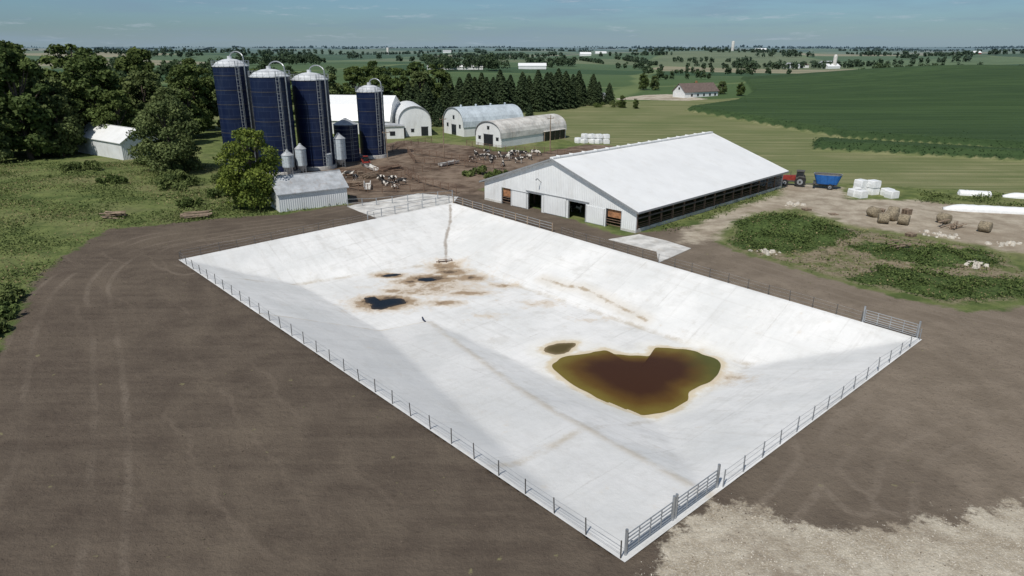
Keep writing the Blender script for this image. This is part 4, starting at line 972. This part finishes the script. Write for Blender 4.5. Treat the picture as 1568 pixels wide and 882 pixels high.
# small weeds and clods on the bare soil, stones in the gravel
NEARSOIL=[(-45,50),(-50,92),(-30,104),(20,90),(45,62),(60,45),(60,18),(-40,18)]
scatter('soil_sprouts',NEARSOIL,450,.08,.06,81,m_weed,(-50,60,18,104),.5,.5,1.9,PIT)
m_clod=simple('soil_clod',(.125,.098,.075),.95,.4,2)
scatter('soil_clods',NEARSOIL,9000,.05,.045,82,m_clod,(-50,60,18,90),.5,.3,-.3,PIT)
scatter('gravel_stones',LITE,9000,.03,.045,83,m_stone,(5,45,18,38),.2,.6,-.4,PIT)
def corn(name,poly,n,seed,bbox):
    rng=np.random.default_rng(seed);x=rng.uniform(bbox[0],bbox[1],n*4);y=rng.uniform(bbox[2],bbox[3],n*4);d=sdf(poly,x,y)
    ok=(d>-.3)&(d<30);w=rng.uniform(0,1,len(x))<np.exp(-np.abs(d)/8);ok&=w;x=x[ok][:n];y=y[ok][:n];d=d[ok][:n]
    z=hz(x,y)+np.where(d<1.3,rng.uniform(.2,2.1,len(x)),2.0+rng.uniform(-.05,.15,len(x)))
    c=np.stack([x,y,z],1);nn=rng.normal(size=(len(x),3))*.5;nn[:,2]=np.abs(nn[:,2])+.9
    V,F=quads(c,nn,.2,rng);t=rng.uniform(.1,.9,len(x));link(name,npmesh(name,V,F,[m_corn],{'tint':np.repeat(t,4)}))
m_corn=leafmat('corn_leaves',(.028,.052,.020),(.07,.12,.042),0)
corn('corn_plants',CORN1,20000,71,(66,260,60,330));corn('corn_plants',CORN2,12000,72,(74,190,90,190))
def woods():
    rng=np.random.default_rng(91);Vs=[];Fs=[];Ts=[];off_=0
    def add(x,y,h,r,n,size):
        nonlocal off_
        z0=float(hz(x,y));bl=[]
        for i in range(7):
            a=rng.uniform(0,6.28);q=rng.uniform(0,r*.6);bl.append((x+q*math.cos(a),y+q*math.sin(a),z0+h*rng.uniform(.25,.78),r*rng.uniform(.35,.55)))
        bl.append((x,y,z0+h*.25,r*.6))
        V,F,t=cloud(bl,n,size,rng,.9);Vs.append(V);Fs.append(F+off_);off_+=len(V);Ts.append(t)
    def grove(x0,y0,x1,y1,n,h,w,det=160,sz=1.0):
        for i in range(n):
            t=rng.uniform();x=x0+(x1-x0)*t+rng.normal()*w*.3;y=y0+(y1-y0)*t+rng.normal()*w;hh=h*rng.uniform(.6,1.1);add(x,y,hh,hh*.45,det,sz)
    grove(-95,790,0,800,34,19,18,260,.95)
    grove(-345,900,-235,930,26,15,12,200,1.0)
    grove(-400,1150,-320,1160,18,17,15,160,1.3)
    grove(285,570,350,590,30,13,9,300,.75);
    grove(20,1050,90,1060,16,14,10,160,1.2);grove(150,1000,210,1010,10,12,10,160,1.1);grove(360,1180,620,1240,50,14,12,120,1.3)
    grove(-340,620,-200,640,20,12,8,200,.9);grove(-260,440,-150,480,26,14,12,220,.9);grove(-320,520,-220,560,20,16,12,200,.9)
    grove(100,560,170,575,8,8,4,160,.7);grove(-60,1400,80,1420,22,14,8,100,1.5);grove(420,700,520,730,12,10,6,160,.9)
    grove(260,820,330,830,8,9,6,140,.9);grove(560,960,640,980,14,12,8,120,1.1)
    grove(-160,600,-90,610,12,9,4,160,.8);grove(140,760,260,770,18,9,3,120,.9)
    for i in range(120):
        y=10**rng.uniform(math.log10(950),math.log10(7000));x=rng.uniform(-.85,.85)*y
        ln=rng.uniform(40,300)*(.5+y/3500);a=rng.choice([0.16,0.16,0.16,1.73]);h=rng.uniform(7,16);n=int(min(42,ln/(h*.75))+3)
        grove(x,y,x+ln*math.cos(a),y+ln*math.sin(a),n,h,4 if rng.uniform()<.7 else 14,30 if y>2500 else 60,1.9 if y<2500 else 3.0)
    for i in range(100):
        x=rng.uniform(-.8,.8)*9000;y=rng.uniform(5500,9500);grove(x,y,x+rng.uniform(200,900),y,16,rng.uniform(12,24),20,24,5)
    return np.concatenate(Vs),np.concatenate(Fs),np.concatenate(Ts)
V,F,t=woods();link('distant_trees',npmesh('distant_trees',V,F,[m_far],{'tint':t}))
# ------------------------------------------------------------------ light, sky, camera
el=math.radians(54);sd=Vector((-.46,-.888,0)).normalized()*math.cos(el)+Vector((0,0,math.sin(el)))
su=bpy.data.lights.new('sun','SUN');su.energy=3.8;su.angle=math.radians(.53);su.color=(1,.96,.895)
so=bpy.data.objects.new('sun',su);scene.collection.objects.link(so);so.rotation_euler=sd.to_track_quat('Z','Y').to_euler();so.location=(-50,-80,120)
w=bpy.data.worlds.new('World');scene.world=w;w.use_nodes=True;nt=w.node_tree;bg=nt.nodes['Background']
sky=nd(nt,'ShaderNodeTexSky',None,sky_type='NISHITA',sun_disc=False,sun_elevation=el,sun_rotation=math.atan2(sd.x,sd.y),air_density=1.0,dust_density=.6,ozone_density=1.5)
tc=nd(nt,'ShaderNodeTexCoord').outputs['Generated']
s=nd(nt,'ShaderNodeSeparateXYZ',{0:tc}).outputs
low=MR(nt,s[2],.03,.35)
tint=MIX(nt,low,(.50,.72,.98),(.92,.90,.86))
mul=MIX(nt,1.0,sky.outputs[0],tint,'MULTIPLY')
cl_=NOI(nt,MAPV(nt,tc,scale=(3,3,30)),1.6,7,.62)
cl2=NOI(nt,MAPV(nt,tc,scale=(6,6,50),loc=(3,1,0)),2.0,8,.68)
c=MIX(nt,M(nt,'MULTIPLY',MR(nt,cl_,.42,.68),.45),mul,(2.6,3.7,5.0))
c=MIX(nt,M(nt,'MULTIPLY',MR(nt,cl2,.56,.72),.5),c,(5.6,6.4,7.4))
hzn=MR(nt,s[2],.028,-.002)
c=MIX(nt,M(nt,'MULTIPLY',hzn,.4),c,(4.3,5.5,6.6))
nt.links.new(c,bg.inputs[0]);bg.inputs[1].default_value=.08
cam=bpy.data.cameras.new('camera');cam.lens=24;cam.sensor_width=36;cam.clip_end=30000;cam.clip_start=.5
co=bpy.data.objects.new('camera',cam);scene.collection.objects.link(co);co.location=(0,0,25);co.rotation_euler=(math.radians(90-19.54),0,0)
scene.camera=co
scene.view_settings.view_transform='Standard';scene.view_settings.look='None';scene.view_settings.exposure=0
